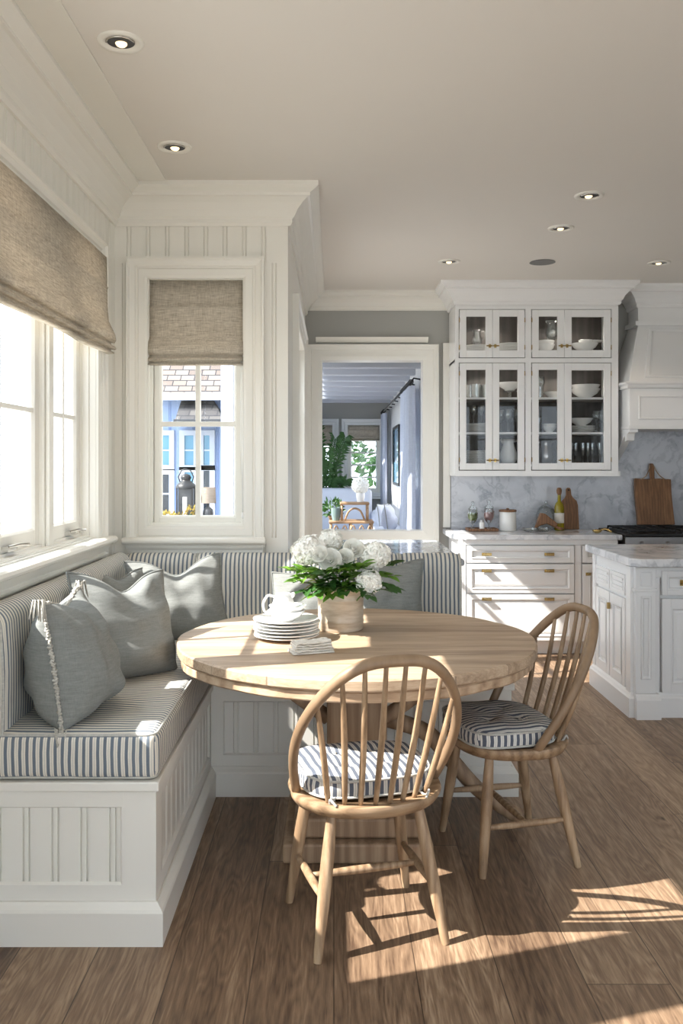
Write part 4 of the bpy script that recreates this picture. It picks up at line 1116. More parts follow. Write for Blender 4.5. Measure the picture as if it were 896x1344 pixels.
# range with cooktop
rg = thing('range_cooker', 'stainless range with black cast-iron cooktop under the white hood', 'cooker', (2.85, 6.95, 0))
m = MB(); m.box(2.20, 3.45, 6.62, YK - .025, .08, .905); m.box(2.24, 3.41, 6.66, YK - .05, 0, .08); m.build('body', M['steel'], rg, bevel=.004)
m = MB(); m.box(2.19, 3.46, 6.60, YK - .024, .905, .928); m.build('cooktop', M['black'], rg, bevel=.006)
m = MB()
for gx in (2.24, 2.64, 3.04):
    for k in range(4): m.box(gx + .02 + k * .105, gx + .034 + k * .105, 6.66, 7.2, .94, .955)
    for k in range(5): m.box(gx, gx + .37, 6.68 + k * .125, 6.694 + k * .125, .94, .955)
    for (a, b) in ((gx, 6.67), (gx + .36, 6.67), (gx, 7.18), (gx + .36, 7.18)): m.box(a, a + .012, b, b + .012, .928, .945)
m.build('grate', M['black'], rg, bevel=.002)
for k in range(6):
    m = MB(); m.lathe([(.001, 0), (.02, 0), (.022, .02), (.018, .03), (.001, .03)], (2.32 + k * .2, 6.62, .85), 16, axis='y'); m.build('knob', M['steel'], rg, smooth=True, angle=50)
door_mb(mpY(6.618), 2.26, 3.38, .18, .78, .08, .02).build('oven_door', M['steel'], rg, bevel=.003)

# island
IX, IY0, IY1 = 1.72, 5.05, 5.80
isl = thing('kitchen_island', 'white panelled kitchen island with corner post at the right edge', 'island', (2.6, 5.4, 0))
m = MB(); m.box(IX + .01, 3.4, IY0 + .02, IY1, .0, .86); m.box(IX, IX + .03, IY0 + .005, IY1, .72, .86)
m.build('body', M['cab'], isl, bevel=.002)
mp = mpXn(IX + .01)
m = MB()
m.prism([(IY0 + .005, .13), (IY0 + .09, .13), (IY0 + .09, .86), (IY0 + .005, .86)], mp, 0, .02)
m.prism([(IY1 - .06, .13), (IY1, .13), (IY1, .86), (IY1 - .06, .86)], mp, 0, .02)
m.build('stile', M['cab'], isl, bevel=.002)
for a, b in ((IY0 + .11, IY0 + .385), (IY0 + .40, IY1 - .075)):
    d = door_mb(mp, a, b, .14, .66, .055, .02).build('side_panel', M['cab'], isl, bevel=.0015)
    q = MB(); q.beads(a + .06, b - .06, .20, .60, .045, lambda u, v, dd: mp(u, v, dd + .0125), .02, g=.004, dp=.003, bw=.008); q.build('bead_panel', M['cab'], d)
    d = MB()
    d.frame(a, b, .68, .80, [(0, .0), (0, .02), (-.02, .02), (-.03, .012)], mp, close=True)
    for k in range(3): d.prism([(a + .04, .705 + k * .027), (b - .04, .705 + k * .027), (b - .04, .721 + k * .027), (a + .04, .721 + k * .027)], mp, .010, .020)
    d.build('louvre_panel', M['cab'], isl, bevel=.0015)
MB().box(IX - .034, IX - .012, IY0 + .36, IY0 + .372, .56, .60).build('latch', M['brass'], isl, bevel=.002)
# front face: corner post with sunk panels, then drawer and door
m = MB(); m.box(IX + .005, IX + .125, IY0 - .035, IY0 + .05, .14, .86); mp = mpY(IY0 - .035)
m.frame(IX + .03, IX + .10, .75, .84, [(0, 0), (-.006, -.01), (-.006, .006), (-.012, .006)], mp)
m.frame(IX + .035, IX + .095, .22, .70, [(0, .001), (-.004, .010), (-.012, .010), (-.018, .002)], mp)
m.box(IX - .002, IX + .132, IY0 - .042, IY0 + .05, .722, .74)
m.build('corner_post', M['cab'], isl, bevel=.003)
m = MB(); m.box(IX + .125, 3.4, IY0 - .004, IY0 + .03, .80, .86); m.box(IX + .125, IX + .155, IY0 - .004, IY0 + .03, .13, .8); m.box(1.985 + .12, 2.15, IY0 - .004, IY0 + .03, .13, .8)
m.build('face_frame', M['cab'], isl, bevel=.002)
mp = mpY(IY0 + .0); d = door_mb(mp, IX + .165, 2.10, .70, .84, .028, .02).build('drawer', M['cab'], isl, bevel=.0015)
q = MB(); q.prism([(1.985, .755), (2.02, .755), (2.02, .79), (1.985, .79)], mp, .02, .026).lathe([(.001, 0), (.008, 0), (.008, .02), (.013, .026), (.013, .032), (.001, .034)], (2.0025, IY0 - .026, .7725), 14, axis='y')
q.build('knob', M['brass'], d, bevel=.001, smooth=True, angle=40)
door_mb(mp, IX + .165, 2.10, .14, .68, .05, .02).build('door', M['cab'], isl, bevel=.0015)
for k in range(3): door_mb(mp, 2.16 + k * .4, 2.54 + k * .4, .14, .84, .05, .02).build('door', M['cab'], isl, bevel=.0015)
m = MB(); pp = [(0, 0), (.03, 0), (.03, .11), (.024, .118), (.014, .125), (.006, .14), (0, .14)]
m.sweep((IX, IY1, 0), (IX, IY0 - .0, 0), pp, (-1, 0, 0), 0, 1); m.sweep((IX, IY0, 0), (IX + .02, IY0, 0), pp, (0, -1, 0), 1, 0)
m.sweep((IX + .0, IY0 - .045, 0), (IX + .14, IY0 - .045, 0), pp, (0, -1, 0), 0, 0); m.box(IX - .0, IX + .14, IY0 - .045, IY0 + .02, 0, .14)
m.sweep((IX + .145, IY0, 0), (3.4, IY0, 0), pp, (0, -1, 0)); m.build('plinth', M['cab'], isl)
m = MB(); m.prism([(IX - .0, IY0 - .13), (3.5, IY0 - .13), (3.5, IY1 + .05), (IX - .045, IY1 + .05), (IX - .045, IY0 - .085)], mpZ(.872), 0, .048)
o = m.build('island_countertop', M['marble'], None, bevel=.009, seg=3); tag(o, 'white veined marble island top with a clipped corner', 'countertop')
MB().box(IX + .0, 3.42, IY0 - .05, IY1 + .02, .86, .872).build('sub_top', M['cab'], isl)

# ------------------------------------------------------------------ glass wall cabinet
UX0, UX1, UY, UZ0, UZ1 = .955, 2.24, 6.90, 1.36, 2.70
uc = thing('glass_wall_cabinet', 'white wall cabinet with eight glazed doors and brass latches', 'cabinet', (1.6, 7.1, UZ0))
m = MB(); t_ = .025
m.box(UX0, UX0 + t_, UY, YK - .023, UZ0, UZ1).box(UX1 - t_, UX1, UY, YK - .023, UZ0, UZ1).box(UX0, UX1, UY, YK - .023, UZ0, UZ0 + .03).box(UX0, UX1, UY, YK - .023, UZ1 - .02, UZ1)
m.box(UX0, UX1, UY, UY + .02, UZ0, 1.405).box(UX0, UX1, UY, UY + .02, 2.675, UZ1 + .0).box(UX0, .985, UY, UY + .02, UZ0, UZ1).box(2.185, UX1, UY, UY + .02, UZ0, UZ1).box(1.505, 1.555, UY, UY + .02, UZ0, UZ1).box(UX0, UX1, UY, UY + .02, 2.255, 2.29)
m.box(1.515, 1.545, UY + .02, YK - .03, UZ0, UZ1).box(UX0, UX1, UY + .02, YK - .03, 2.262, 2.284)
m.build('carcass', M['cab'], uc, bevel=.0015)
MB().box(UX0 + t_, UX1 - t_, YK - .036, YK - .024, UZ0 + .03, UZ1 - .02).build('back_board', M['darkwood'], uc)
m = MB()
for z in (1.446, 1.70, 1.975, 2.348):
    for a, b in ((UX0 + t_, 1.515), (1.545, UX1 - t_)):
        MB().box(a, b, UY + .03, YK - .04, z - .009, z + .009).build('shelf', M['cab'], uc)
mp = mpY(UY + .018)
XS = [(.990, 1.247), (1.250, 1.500), (1.560, 1.812), (1.815, 2.180)]
for r_, (z0, z1) in enumerate(((1.41, 2.25), (2.295, 2.67))):
    for i, (a, b) in enumerate(XS):
        fw = .052 if i < 3 else .056
        d = door_mb(mp, a, b, z0, z1, fw, .022, glass=True).build('door', M['cab'], uc, bevel=.002)
        p = MB(); p.add([mp(a + fw - .004, z0 + fw - .004, .008), mp(b - fw + .004, z0 + fw - .004, .008), mp(b - fw + .004, z1 - fw + .004, .008), mp(a + fw - .004, z1 - fw + .004, .008)], [(0, 1, 2, 3)]); p.build('pane', M['cabglass'], d, recalc=False)
        hx = b - .02 if i % 2 == 0 else a + .02; hz = z0 + (.075 if r_ == 0 else .09)
        q = MB(); q.prism([(hx - .009, hz - .014), (hx + .009, hz - .014), (hx + .009, hz + .014), (hx - .009, hz + .014)], mp, .022, .026); q.tube([mp(hx - .02, hz, .036), mp(hx + .02, hz, .036)], .0055, 8); q.tube([mp(hx, hz, .024), mp(hx, hz, .038)], .0045, 8); q.lathe([(.001, -.006), (.007, 0), (.001, .006)], tuple(mp(hx + (.024 if i % 2 else -.024), hz, .036)), 10)
        q.build('latch', M['brass'], d, smooth=True, angle=40)
        ex = a - .002 if i % 2 == 0 else b + .002
        q = MB()
        for hz in ((z0 + .08), (z1 - .08)): q.tube([mp(ex, hz - .018, .022), mp(ex, hz + .018, .022)], .0035, 8)
        q.build('hinge', M['brass'], d, smooth=True)
for x_, z_ in ((1.235, 2.238), (1.86, 2.238), (1.235, 2.65), (1.86, 2.65)):
    q = thing('cabinet_light', 'small puck light under the %s of the %s half of the glass cabinet' % ('middle rail' if z_ < 2.5 else 'top', 'left' if x_ < 1.5 else 'right'), 'cabinet light', (x_, 7.08, z_ + .012))
    MB().lathe([(.001, 0), (.026, 0), (.030, .004), (.030, .012), (.001, .012)], (x_, 7.08, z_ + .010), 20).build('housing', M['nickel'], q, smooth=True, angle=40); MB().lathe([(.001, -.002), (.022, -.001), (.001, .0)], (x_, 7.08, z_ + .0095), 16).build('lens', M['lampglow'], q)
    l_ = bpy.data.lights.new('puck', 'SPOT'); l_.energy = 6; l_.spot_size = math.radians(150); l_.spot_blend = .5; l_.color = (1, .92, .82); l_.shadow_soft_size = .02
    lo_ = bpy.data.objects.new('puck', l_); C.objects.link(lo_); lo_.location = (x_, 7.06, z_ - .0)
# crown over the cabinet and curved brackets below
m = MB(); cc = [(o_ * .8, z_ * .9) for o_, z_ in cr]
m.sweep((UX0, YK - .024, ZC), (UX0, UY, ZC), cc, (-1, 0, 0), 0, 1); m.sweep((UX0, UY, ZC), (UX1, UY, ZC), cc, (0, -1, 0), 1, 1); m.sweep((UX1, UY, ZC), (UX1, YK - .024, ZC), cc, (1, 0, 0), 1, 0); m.box(UX0, UX1, UY, YK - .024, UZ1, ZC - .002)
m.build('crown', M['cab'], uc)
m = MB()
arc = [(UY, 1.36), (UY, 1.40), (YK - .024, 1.40), (YK - .024, 1.36)]
m.box(UX1, UX1 + .022, UY + .02, YK - .023, 1.36, 1.40); m.build('end_trim', M['cab'], uc)

# ------------------------------------------------------------------ hood
hd = thing('range_hood', 'white panelled range hood with sloping front and small corbel', 'range hood', (2.86, 7.0, 1.72))
HX0, HX1, HY = 2.275, 3.45, 6.75
m = MB(); m.box(HX0, HX1, HY, YK - .024, 1.745, 2.04); mp = mpY(HY)
m.frame(HX0 + .07, HX1 - .07, 1.80, 1.985, [(0, .001), (-.003, .006), (-.012, .006), (-.016, .001)], mp)
m.box(HX0 - .01, HX1 + .01, HY - .012, YK - .024, 1.725, 1.75)
m.build('lower_box', M['cab'], hd, bevel=.003)
m = MB(); hp = [(0, 0), (.012, 0), (.018, .01), (.018, .022), (.034, .036), (.034, .05), (0, .05)]
m.sweep((HX0, YK - .024, 2.04), (HX0, HY, 2.04), hp, (-1, 0, 0), 0, 1); m.sweep((HX0, HY, 2.04), (HX1, HY, 2.04), hp, (0, -1, 0), 1, 1); m.box(HX0, HX1, HY, YK - .024, 2.04, 2.09); m.build('moulding', M['cab'], hd)
# sloping canopy: frustum
TX0, TX1, TYF = 2.44, 3.28, 7.03
b0 = [(HX0 + .0, HY + .005), (HX1, HY + .005), (HX1, YK - .024), (HX0 + .0, YK - .024)]; t0 = [(TX0, TYF), (TX1, TYF), (TX1, YK - .024), (TX0, YK - .024)]
m = MB(); m.add([(x, y, 2.09) for x, y in b0] + [(x, y, 2.58) for x, y in t0], [(3, 2, 1, 0), (4, 5, 6, 7), (0, 1, 5, 4), (1, 2, 6, 5), (2, 3, 7, 6), (3, 0, 4, 7)])
m.build('canopy', M['cab'], hd, bevel=.003)
def slope(u, v, d):  # u,v in 0..1 on the sloping front
    x = (HX0 + (TX0 - HX0) * v) * (1 - u) + (HX1 + (TX1 - HX1) * v) * u; y = HY + .005 + (TYF - HY - .005) * v; z = 2.09 + .49 * v
    n = Vector((0, -.49, TYF - HY)).normalized(); n = Vector((0, -.87, .49)).normalized()
    return Vector((x, y, z)) + n * d
m = MB(); m.frame(.10, .90, .07, .90, [(0, .001), (0, .008), (-.004, .010), (-.03, .010), (-.035, .006), (-.045, .003)], slope)
m.build('front_panel', M['cab'], hd)
m = MB(); m.box(TX0, TX1, TYF, YK - .024, 2.58, ZC - .001); m.box(TX0 - .03, TX1 + .03, TYF - .03, YK - .024, 2.565, 2.60)
m.sweep((TX0, YK - .024, ZC), (TX0, TYF, ZC), cc, (-1, 0, 0), 0, 1); m.sweep((TX0, TYF, ZC), (TX1, TYF, ZC), cc, (0, -1, 0), 1, 1)
m.build('chimney', M['cab'], hd)
# corbel under the hood's left corner
m = MB(); m.prism([(HY + .02, 1.725), (HY + .02, 1.70), (HY + .05, 1.69), (HY + .06, 1.64), (HY + .10, 1.63), (HY + .11, 1.68), (HY + .22, 1.60), (YK - .024, 1.42), (YK - .024, 1.725)], mpX(HX0 + .0), .0, .06)
m.box(HX0 - .0, HX0 + .07, HY + .005, HY + .12, 1.70, 1.725)
m.build('corbel', M['cab'], hd, bevel=.003)
# ------------------------------------------------------------------ things on the back counter
CZ = .921
def BOX(name, label, cat, b, mat, group=None, bev=.003):
    o = MB().box(*b).build(name, mat, None, bevel=bev); return tag(o, label, cat, group)
m = MB(); m.box(1.065, 1.305, 6.94, 7.12, CZ, CZ + .008); m.box(1.065, 1.305, 6.94, 6.948, CZ + .008, CZ + .022); m.box(1.065, 1.305, 7.112, 7.12, CZ + .008, CZ + .022); m.box(1.065, 1.073, 6.948, 7.112, CZ + .008, CZ + .022); m.box(1.297, 1.305, 6.948, 7.112, CZ + .008, CZ + .022)
tag(m.build('wooden_tray', M['board']), 'small wooden tray at the left end of the back counter', 'tray')
def apoth(label, x, y, s, fill):
    T = thing('apothecary_jar', label, 'jar', (x, y, CZ + .009), 'stemmed glass jars on the tray'); z = CZ + .009
    MB().lathe([(.001, 0), (.032 * s, .002), (.008 * s, .016 * s), (.007 * s, .045 * s), (.030 * s, .07 * s), (.044 * s, .10 * s), (.046 * s, .14 * s), (.040 * s, .165 * s), (.036 * s, .17 * s)], (x, y, z), 24).build('body', M['drinkglass'], T, smooth=True)
    MB().lathe([(.001, .074 * s), (.026 * s, .078 * s), (.039 * s, .10 * s), (.041 * s, .135 * s), (.001, .142 * s)], (x, y, z), 20).build('contents', M[fill], T, smooth=True)
    MB().lathe([(.042 * s, .171 * s), (.036 * s, .185 * s), (.010 * s, .205 * s), (.012 * s, .215 * s), (.016 * s, .225 * s), (.010 * s, .237 * s), (.001, .24 * s)], (x, y, z), 24).build('lid', M['drinkglass'], T, smooth=True)
apoth('stemmed glass jar with green contents at the left of the wooden tray', 1.115, 7.04, .95, 'greenfill'); apoth('stemmed glass jar with pink contents on the wooden tray', 1.245, 7.04, 1.0, 'pinkfill')
t = thing('salt_shaker', 'small glass shaker with white filling between the two stemmed jars', 'shaker', (1.18, 6.99, CZ + .009))
MB().lathe([(.001, 0), (.02, 0), (.021, .05), (.014, .066), (.001, .067)], (1.18, 6.99, CZ + .009), 18).build('body', M['china'], t, smooth=True, angle=50); MB().lathe([(.016, .062), (.016, .08), (.001, .084)], (1.18, 6.99, CZ + .009), 18).build('cap', M['steel'], t, smooth=True, angle=50)
t = thing('canister', 'white ceramic canister with a wooden lid on the back counter', 'canister', (1.40, 7.06, CZ))
MB().lathe([(.001, 0), (.064, 0), (.068, .006), (.068, .145), (.064, .15), (.001, .15)], (1.40, 7.06, CZ), 32).build('body', M['china'], t, smooth=True, angle=50)
MB().lathe([(.001, .151), (.07, .151), (.07, .165), (.066, .168), (.012, .168), (.012, .176), (.008, .180), (.001, .180)], (1.40, 7.06, CZ), 28).build('lid', M['board'], t, smooth=True, angle=50)
for i, (x, l) in enumerate(((1.545, 'low glass dish beside the white canister'), (1.66, 'low glass dish in front of the wooden scoop'))):
    t_ = lathe_thing('glass_dish', l, 'dish', [(.001, 0), (.045, 0), (.056, .012), (.058, .03), (.054, .03), (.05, .012), (.001, .006)], (x, 6.92 + .03 * i, CZ), M['drinkglass'], 'low glass dishes')
t = thing('glass_cloche', 'clear glass dome with a knob behind the wooden scoop', 'cloche', (1.73, 7.15, CZ))
MB().lathe([(.08, 0), (.083, .06), (.08, .12), (.065, .17), (.03, .20), (.008, .208)], (1.73, 7.15, CZ), 28).build('dome', M['drinkglass'], t, smooth=True); MB().lathe([(.008, .205), (.014, .222), (.009, .235), (.001, .237)], (1.73, 7.15, CZ), 16).build('knob', M['drinkglass'], t, smooth=True)
t = thing('wooden_scoop', 'walnut wooden scoop propped up beside the oil bottle', 'scoop', (1.70, 7.0, CZ))
m = MB(); m.prism([(1.605, CZ + .006), (1.655, CZ + .145), (1.685, CZ + .14), (1.79, CZ + .055), (1.76, CZ + .03), (1.70, CZ + .058), (1.64, CZ + .04)], mpY(7.02), -.035, .035); m.build('bowl', M['board'], t, bevel=.008)
m = MB(); m.tube([(1.74, 7.02, CZ + .055), (1.80, 7.01, CZ + .022), (1.83, 7.0, CZ + .014)], [.013, .010, .012], 10); m.build('handle', M['board'], t, smooth=True)
t = thing('oil_bottle', 'tall bottle of golden olive oil with a cork beside the paddle board', 'bottle', (1.82, 7.03, CZ))
MB().lathe([(.001, 0), (.036, 0), (.038, .01), (.038, .19), (.030, .215), (.014, .235), (.013, .29), (.001, .29)], (1.82, 7.08, CZ), 24).build('body', M['oil'], t, smooth=True, angle=50)
MB().lathe([(.013, .285), (.020, .30), (.022, .325), (.016, .342), (.001, .345)], (1.82, 7.08, CZ), 16).build('stopper', M['board'], t, smooth=True)
MB().lathe([(.0385, .06), (.0385, .14), (.0383, .14), (.0383, .06)], (1.82, 7.08, CZ), 24).build('bottle_label', M['napkin'], t, smooth=True)
# boards lean on the backsplash
def leaning(name, label, poly, x, y, z, tilt, th, mat, hole=None):
    Mx = Matrix.Translation((x, y, z)) @ Matrix.Rotation(tilt, 4, 'X'); T = thing(name, label, 'cutting board', (x, y, z))
    m = MB(); m.prism(poly, lambda u, v, d: Mx @ Vector((u, -d, v)), 0, th); m.build('board', mat, T, bevel=.004)
    return T, Mx
pb = [(-.068, 0), (.068, 0), (.070, .2), (.062, .235), (.034, .262), (.022, .285), (.02, .33), (.012, .345), (-.012, .345), (-.02, .33), (-.022, .285), (-.034, .262), (-.062, .235), (-.070, .2)]
T, Mx = leaning('paddle_board', 'walnut paddle board with a round-ended handle leaning on the backsplash', pb, 1.93, 7.15, CZ, math.radians(-13), .018, M['board'])
m = MB(); m.lathe([(.001, 0), (.007, 0), (.007, .002), (.001, .002)], (0, 0, 0), 12, axis='y'); m.v = [tuple(Mx @ Vector((a, b - .019, c + .325))) for a, b, c in m.v]; m.build('hanging_hole', M['black'], T)
big = [(-.150, .0), (.155, 0), (.150, .12), (.146, .25), (.150, .375), (.06, .382), (-.05, .378), (-.148, .384), (-.156, .25), (-.150, .1)]
T, Mx = leaning('live_edge_board', 'large walnut cutting board with leather strap behind the cooktop', big, 2.625, 7.17, .957, math.radians(-11), .03, M['board'])
m = MB(); P = lambda u, v, d: Mx @ Vector((u, -d, v))
curved(m, [P(-.105, .370, .034), P(-.06, .40, .036), P(-.03, .45, .03), P(-.012, .50, .024)], .0045, n=8, seg=6); curved(m, [P(.105, .370, .034), P(.06, .40, .036), P(.03, .45, .03), P(.012, .50, .024)], .0045, n=8, seg=6)
m.build('leather_strap', M['tablebase'], T, smooth=True)
m = MB(); m.prism([(-.018, .36), (.018, .36), (.022, .47), (.016, .51), (-.016, .51), (-.022, .47)], P, .008, .024); m.build('handle', M['board'], T, bevel=.006, seg=3)
t = thing('brass_spoon_rest', 'small brass spoon resting on the countertop left of the cooktop', 'spoon', (2.05, 6.76, CZ))
m = MB(); m.lathe([(.001, 0), (.02, .002), (.034, .014), (.038, .028), (.035, .028), (.02, .012), (.001, .008)], (2.03, 6.76, CZ), 20); m.build('bowl', M['brass'], t, smooth=True)
m = MB(); curved(m, [(2.055, 6.755, CZ + .024), (2.09, 6.74, CZ + .034), (2.13, 6.72, CZ + .012)], [.008, .006, .009], n=8, seg=8); m.build('handle', M['brass'], t, smooth=True)

# ------------------------------------------------------------------ crockery behind the glass
CY = 7.08
BIN = {'A': (1.157, 'left-hand'), 'B': (1.420, 'second'), 'C': (1.730, 'third'), 'D': (2.045, 'right-hand wide')}
SH = {1: (1.456, 'bottom shelf'), 2: (1.709, 'second shelf'), 3: (1.984, 'third shelf'), 4: (2.358, 'top compartment')}
cache = {}
def put(name, cat, prof, mat, b, s, dx, dy, dz, sc=1.0, what='', grp=''):
    x, bn = BIN[b]; z, sn = SH[s]; key = name
    if key not in cache:
        o = MB().lathe(prof, (0, 0, 0), 24).build(name, M[mat], None, smooth=True, angle=60, origin='zero'); cache[key] = o
    else: o = cache[key].copy(); C.objects.link(o)
    o.location = (x + dx, CY + dy, z + .0008 + dz); o.scale = (sc, sc, sc)
    tag(o, '%s on the %s behind the %s door' % (what, sn, bn), cat, '%s, %s, %s door' % (grp or name.replace('_', ' ') + 's', sn, bn)); return o
plateP = [(.001, 0), (.055, 0), (.06, .004), (.08, .008), (.102, .015), (.102, .018), (.08, .012), (.058, .008), (.001, .005)]
bowlP = [(.001, 0), (.04, 0), (.045, .01), (.085, .035), (.105, .065), (.107, .07), (.103, .07), (.08, .04), (.04, .014), (.001, .010)]
sbowlP = [(.001, 0), (.028, 0), (.03, .008), (.052, .025), (.06, .05), (.058, .052), (.05, .028), (.028, .012), (.001, .009)]
tumbP = [(.001, 0), (.028, 0), (.033, .10), (.0315, .10), (.027, .008), (.001, .006)]
wineP = [(.001, 0), (.032, .001), (.032, .003), (.005, .008), (.004, .075), (.02, .092), (.036, .125), (.036, .15), (.029, .185), (.028, .185), (.034, .15), (.034, .127), (.018, .096), (.001, .088)]
flutP = [(.001, 0), (.028, .001), (.028, .003), (.004, .008), (.004, .07), (.016, .09), (.022, .14), (.020, .20), (.019, .20), (.0205, .14), (.014, .094), (.001, .08)]
def stack(b, s, n, dx=0, dy=0, sc=1.0, nm='plate', step=.011):
    ords = ['lowest', 'second', 'third', 'fourth', 'fifth', 'sixth', 'seventh', 'eighth', 'ninth', 'tenth', 'eleventh']
    for i in range(n):
        l = ('%s plate from below' % ords[i]) if i < n - 1 else 'topmost stacked plate'
        if i == 0: l = 'lowest stacked plate'
        put('plate', 'plate', plateP, 'china', b, s, dx, dy, i * step * sc, sc, l)
stack('A', 1, 9, .0, 0, 1.0); stack('A', 2, 6, 0, 0, 1.0, step=.0105); stack('A', 4, 4, 0, 0, 1.0); stack('B', 4, 5, .0, 0, 1.05); stack('D', 2, 4, -.045, 0, 1.05)
for x_, y_ in ((-.055, 0), (.01, .03), (.065, -.02), (-.02, -.07)): put('tumbler', 'glass', tumbP, 'drinkglass', 'A', 3, x_, y_, 0, 1.1, 'clear tumbler', 'tumblers')
for x_, y_ in ((-.03, -.02), (.035, .01)): put('wine_glass', 'glass', wineP, 'drinkglass', 'A', 2, x_, y_, .072, .8, 'wine glass standing on the plates', 'wine glasses')
put('serving_bowl', 'bowl', bowlP, 'china', 'B', 3, 0, 0, .062, .95, 'white serving bowl on a glass stand')
put('glass_stand', 'stand', [(.001, 0), (.05, 0), (.012, .01), (.012, .05), (.06, .056), (.06, .06), (.001, .06)], 'drinkglass', 'B', 3, 0, 0, 0, 1, 'clear glass stand under the bowl')
for x_, y_ in ((-.07, 0), (.0, .03), (.07, 0), (-.03, -.07), (.045, -.06)): put('wine_glass', 'glass', wineP, 'drinkglass', 'B', 2, x_, y_, 0, 1.0, 'clear wine glass', 'wine glasses')
put('wine_glass', 'glass', wineP, 'drinkglass', 'C', 3, -.06, 0, 0, .95, 'single wine glass'); put('tumbler', 'glass', tumbP, 'drinkglass', 'C', 3, -.085, -.07, 0, .9, 'small tumbler')
put('serving_bowl', 'bowl', bowlP, 'china', 'C', 3, .045, 0, 0, .75, 'white bowl')
for k_ in range(2): put('small_bowl', 'bowl', sbowlP, 'china', 'C', 2, .0, -.04, .02 * k_, .95, ['lower', 'upper'][k_] + ' small white bowl of a nested pair')
put('tumbler', 'glass', tumbP, 'drinkglass', 'C', 2, -.075, .03, 0, 1.2, 'clear tumbler behind the bowls')
for k_ in range(2): put('serving_bowl', 'bowl', bowlP, 'china', 'D', 3, -.015, 0, .032 * k_, 1.1, ['lower', 'upper'][k_] + ' large white bowl of a pair')
put('serving_bowl', 'bowl', bowlP, 'china', 'D', 2, -.05, 0, .052, .9, 'white bowl standing on the plates')
for x_, y_ in ((.075, 0), (.12, -.03), (.1, .05)): put('wine_glass', 'glass', wineP, 'drinkglass', 'D', 2, x_, y_, 0, .95, 'clear wine glass', 'wine glasses')
for k_ in range(7): put('champagne_flute', 'glass', flutP, 'drinkglass', 'D', 1, -.13 + .045 * k_, .03 * math.sin(k_ * 2), 0, .85, 'clear champagne flute', 'champagne flutes')
for k_ in range(2): put('small_bowl', 'bowl', sbowlP, 'china', 'C', 4, -.02, 0, .03 * k_, 1.2, ['lower', 'upper'][k_] + ' white bowl of a nested pair')
put('serving_bowl', 'bowl', bowlP, 'china', 'D', 4, -.02, 0, 0, 1.0, 'deep white serving bowl'); put('small_bowl', 'bowl', sbowlP, 'china', 'D', 4, -.01, 0, .045, 1.0, 'white cup-like bowl inside the serving bowl')
put('cake_stand', 'stand', [(.001, 0), (.05, 0), (.015, .012), (.013, .09), (.10, .105), (.104, .112), (.001, .108)], 'china', 'D', 4, .06, .08, 0, .9, 'white footed cake stand')
def jug(label, b, s, dx, h, mat, cat='jug', sx=1):
    x, _ = BIN[b]; z, _ = SH[s]; x += dx; z += .001
    T = thing('pitcher', label, cat, (x, CY, z)); r = h * .34
    MB().lathe([(.001, 0), (r * .7, 0), (r, h * .2), (r * 1.02, h * .4), (r * .7, h * .72), (r * .62, h * .85), (r * .75, h), (r * .70, h), (r * .55, h * .84), (r * .62, h * .72), (r * .94, h * .4), (r * .9, h * .2), (.001, h * .05)], (x, CY, z), 26).build('body', M[mat], T, smooth=True)
    m = MB(); curved(m, [(x + sx * r * .62, CY, z + h * .9), (x + sx * r * 1.35, CY, z + h * .92), (x + sx * r * 1.6, CY, z + h * .6), (x + sx * r * .95, CY, z + h * .3)], h * .035, n=8, seg=8); m.build('handle', M[mat], T, smooth=True)
    m = MB(); m.tube([(x - sx * r * .5, CY, z + h * .86), (x - sx * r * .95, CY, z + h * 1.0)], [r * .3, r * .12], 8); m.build('spout', M[mat], T, smooth=True)
jug('white pitcher with a large handle on the bottom shelf behind the second door', 'B', 1, -.01, .20, 'china'); jug('steel-coloured pitcher on the bottom shelf behind the third door', 'C', 1, -.02, .19, 'steel', sx=-1)
jug('small glass jug on the bowls in the top compartment behind the third door', 'C', 4, .03, .15, 'drinkglass')
jug('glass carafe with handle in the top compartment behind the left-hand door', 'A', 4, .0, .12, 'drinkglass')
for o in list(C.objects):
    if o.get('label') == 'small glass jug on the bowls in the top compartment behind the third door': o.location.z += .105
    if o.get('label', '').startswith('glass carafe'): o.location.z += .056

# ------------------------------------------------------------------ sunroom beyond the opening
SX0, SX1, SY0, SY1, SZ = -.86, .78, YK + .16, 12.6, 2.40
S('floor_sunroom', MB(False).box(SX0 - .1, SX1 + .1, SY0, SY1, -.08, 0), M['floor'])
m = MB(); sk = (-.82, -.18, 8.2, 11.6)  # unseen skylight gap, added so sun falls on the right wall
m.box(SX0 - .1, sk[0], SY0, SY1, SZ, SZ + .1).box(sk[1], SX1 + .1, SY0, SY1, SZ, SZ + .1).box(sk[0], sk[1], SY0, sk[2], SZ, SZ + .1).box(sk[0], sk[1], sk[3], SY1, SZ, SZ + .1)
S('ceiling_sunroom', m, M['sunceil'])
for i in range(8):
    y = 7.75 + i * .62; S('trim_%d' % (20 + i), MB().box(SX0, SX1, y, y + .12, SZ - .09, SZ - .001), M['sunceil'], bevel=.004)
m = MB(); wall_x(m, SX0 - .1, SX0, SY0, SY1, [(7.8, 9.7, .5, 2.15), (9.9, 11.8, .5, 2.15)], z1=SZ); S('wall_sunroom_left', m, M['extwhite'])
w10 = winroot(10)
for a, b in ((7.8, 9.7), (9.9, 11.8)): sash(w10, mpX(SX0), a, b, .5, 2.15, -.07, 3, 3, .05, .02, .04)
m = MB(); m.box(SX1 + .008, SX1 + .1, SY0, SY1, 0, SZ); m.beads(SY0, SY1, 0, SZ, .16, mpXn(SX1), .05, g=.012, dp=.008, bw=.03); S('wall_sunroom_right', m, M['cab'])
OS = [(-.62, -.02, .55, 2.02), (.20, .66, 1.05, 2.02)]
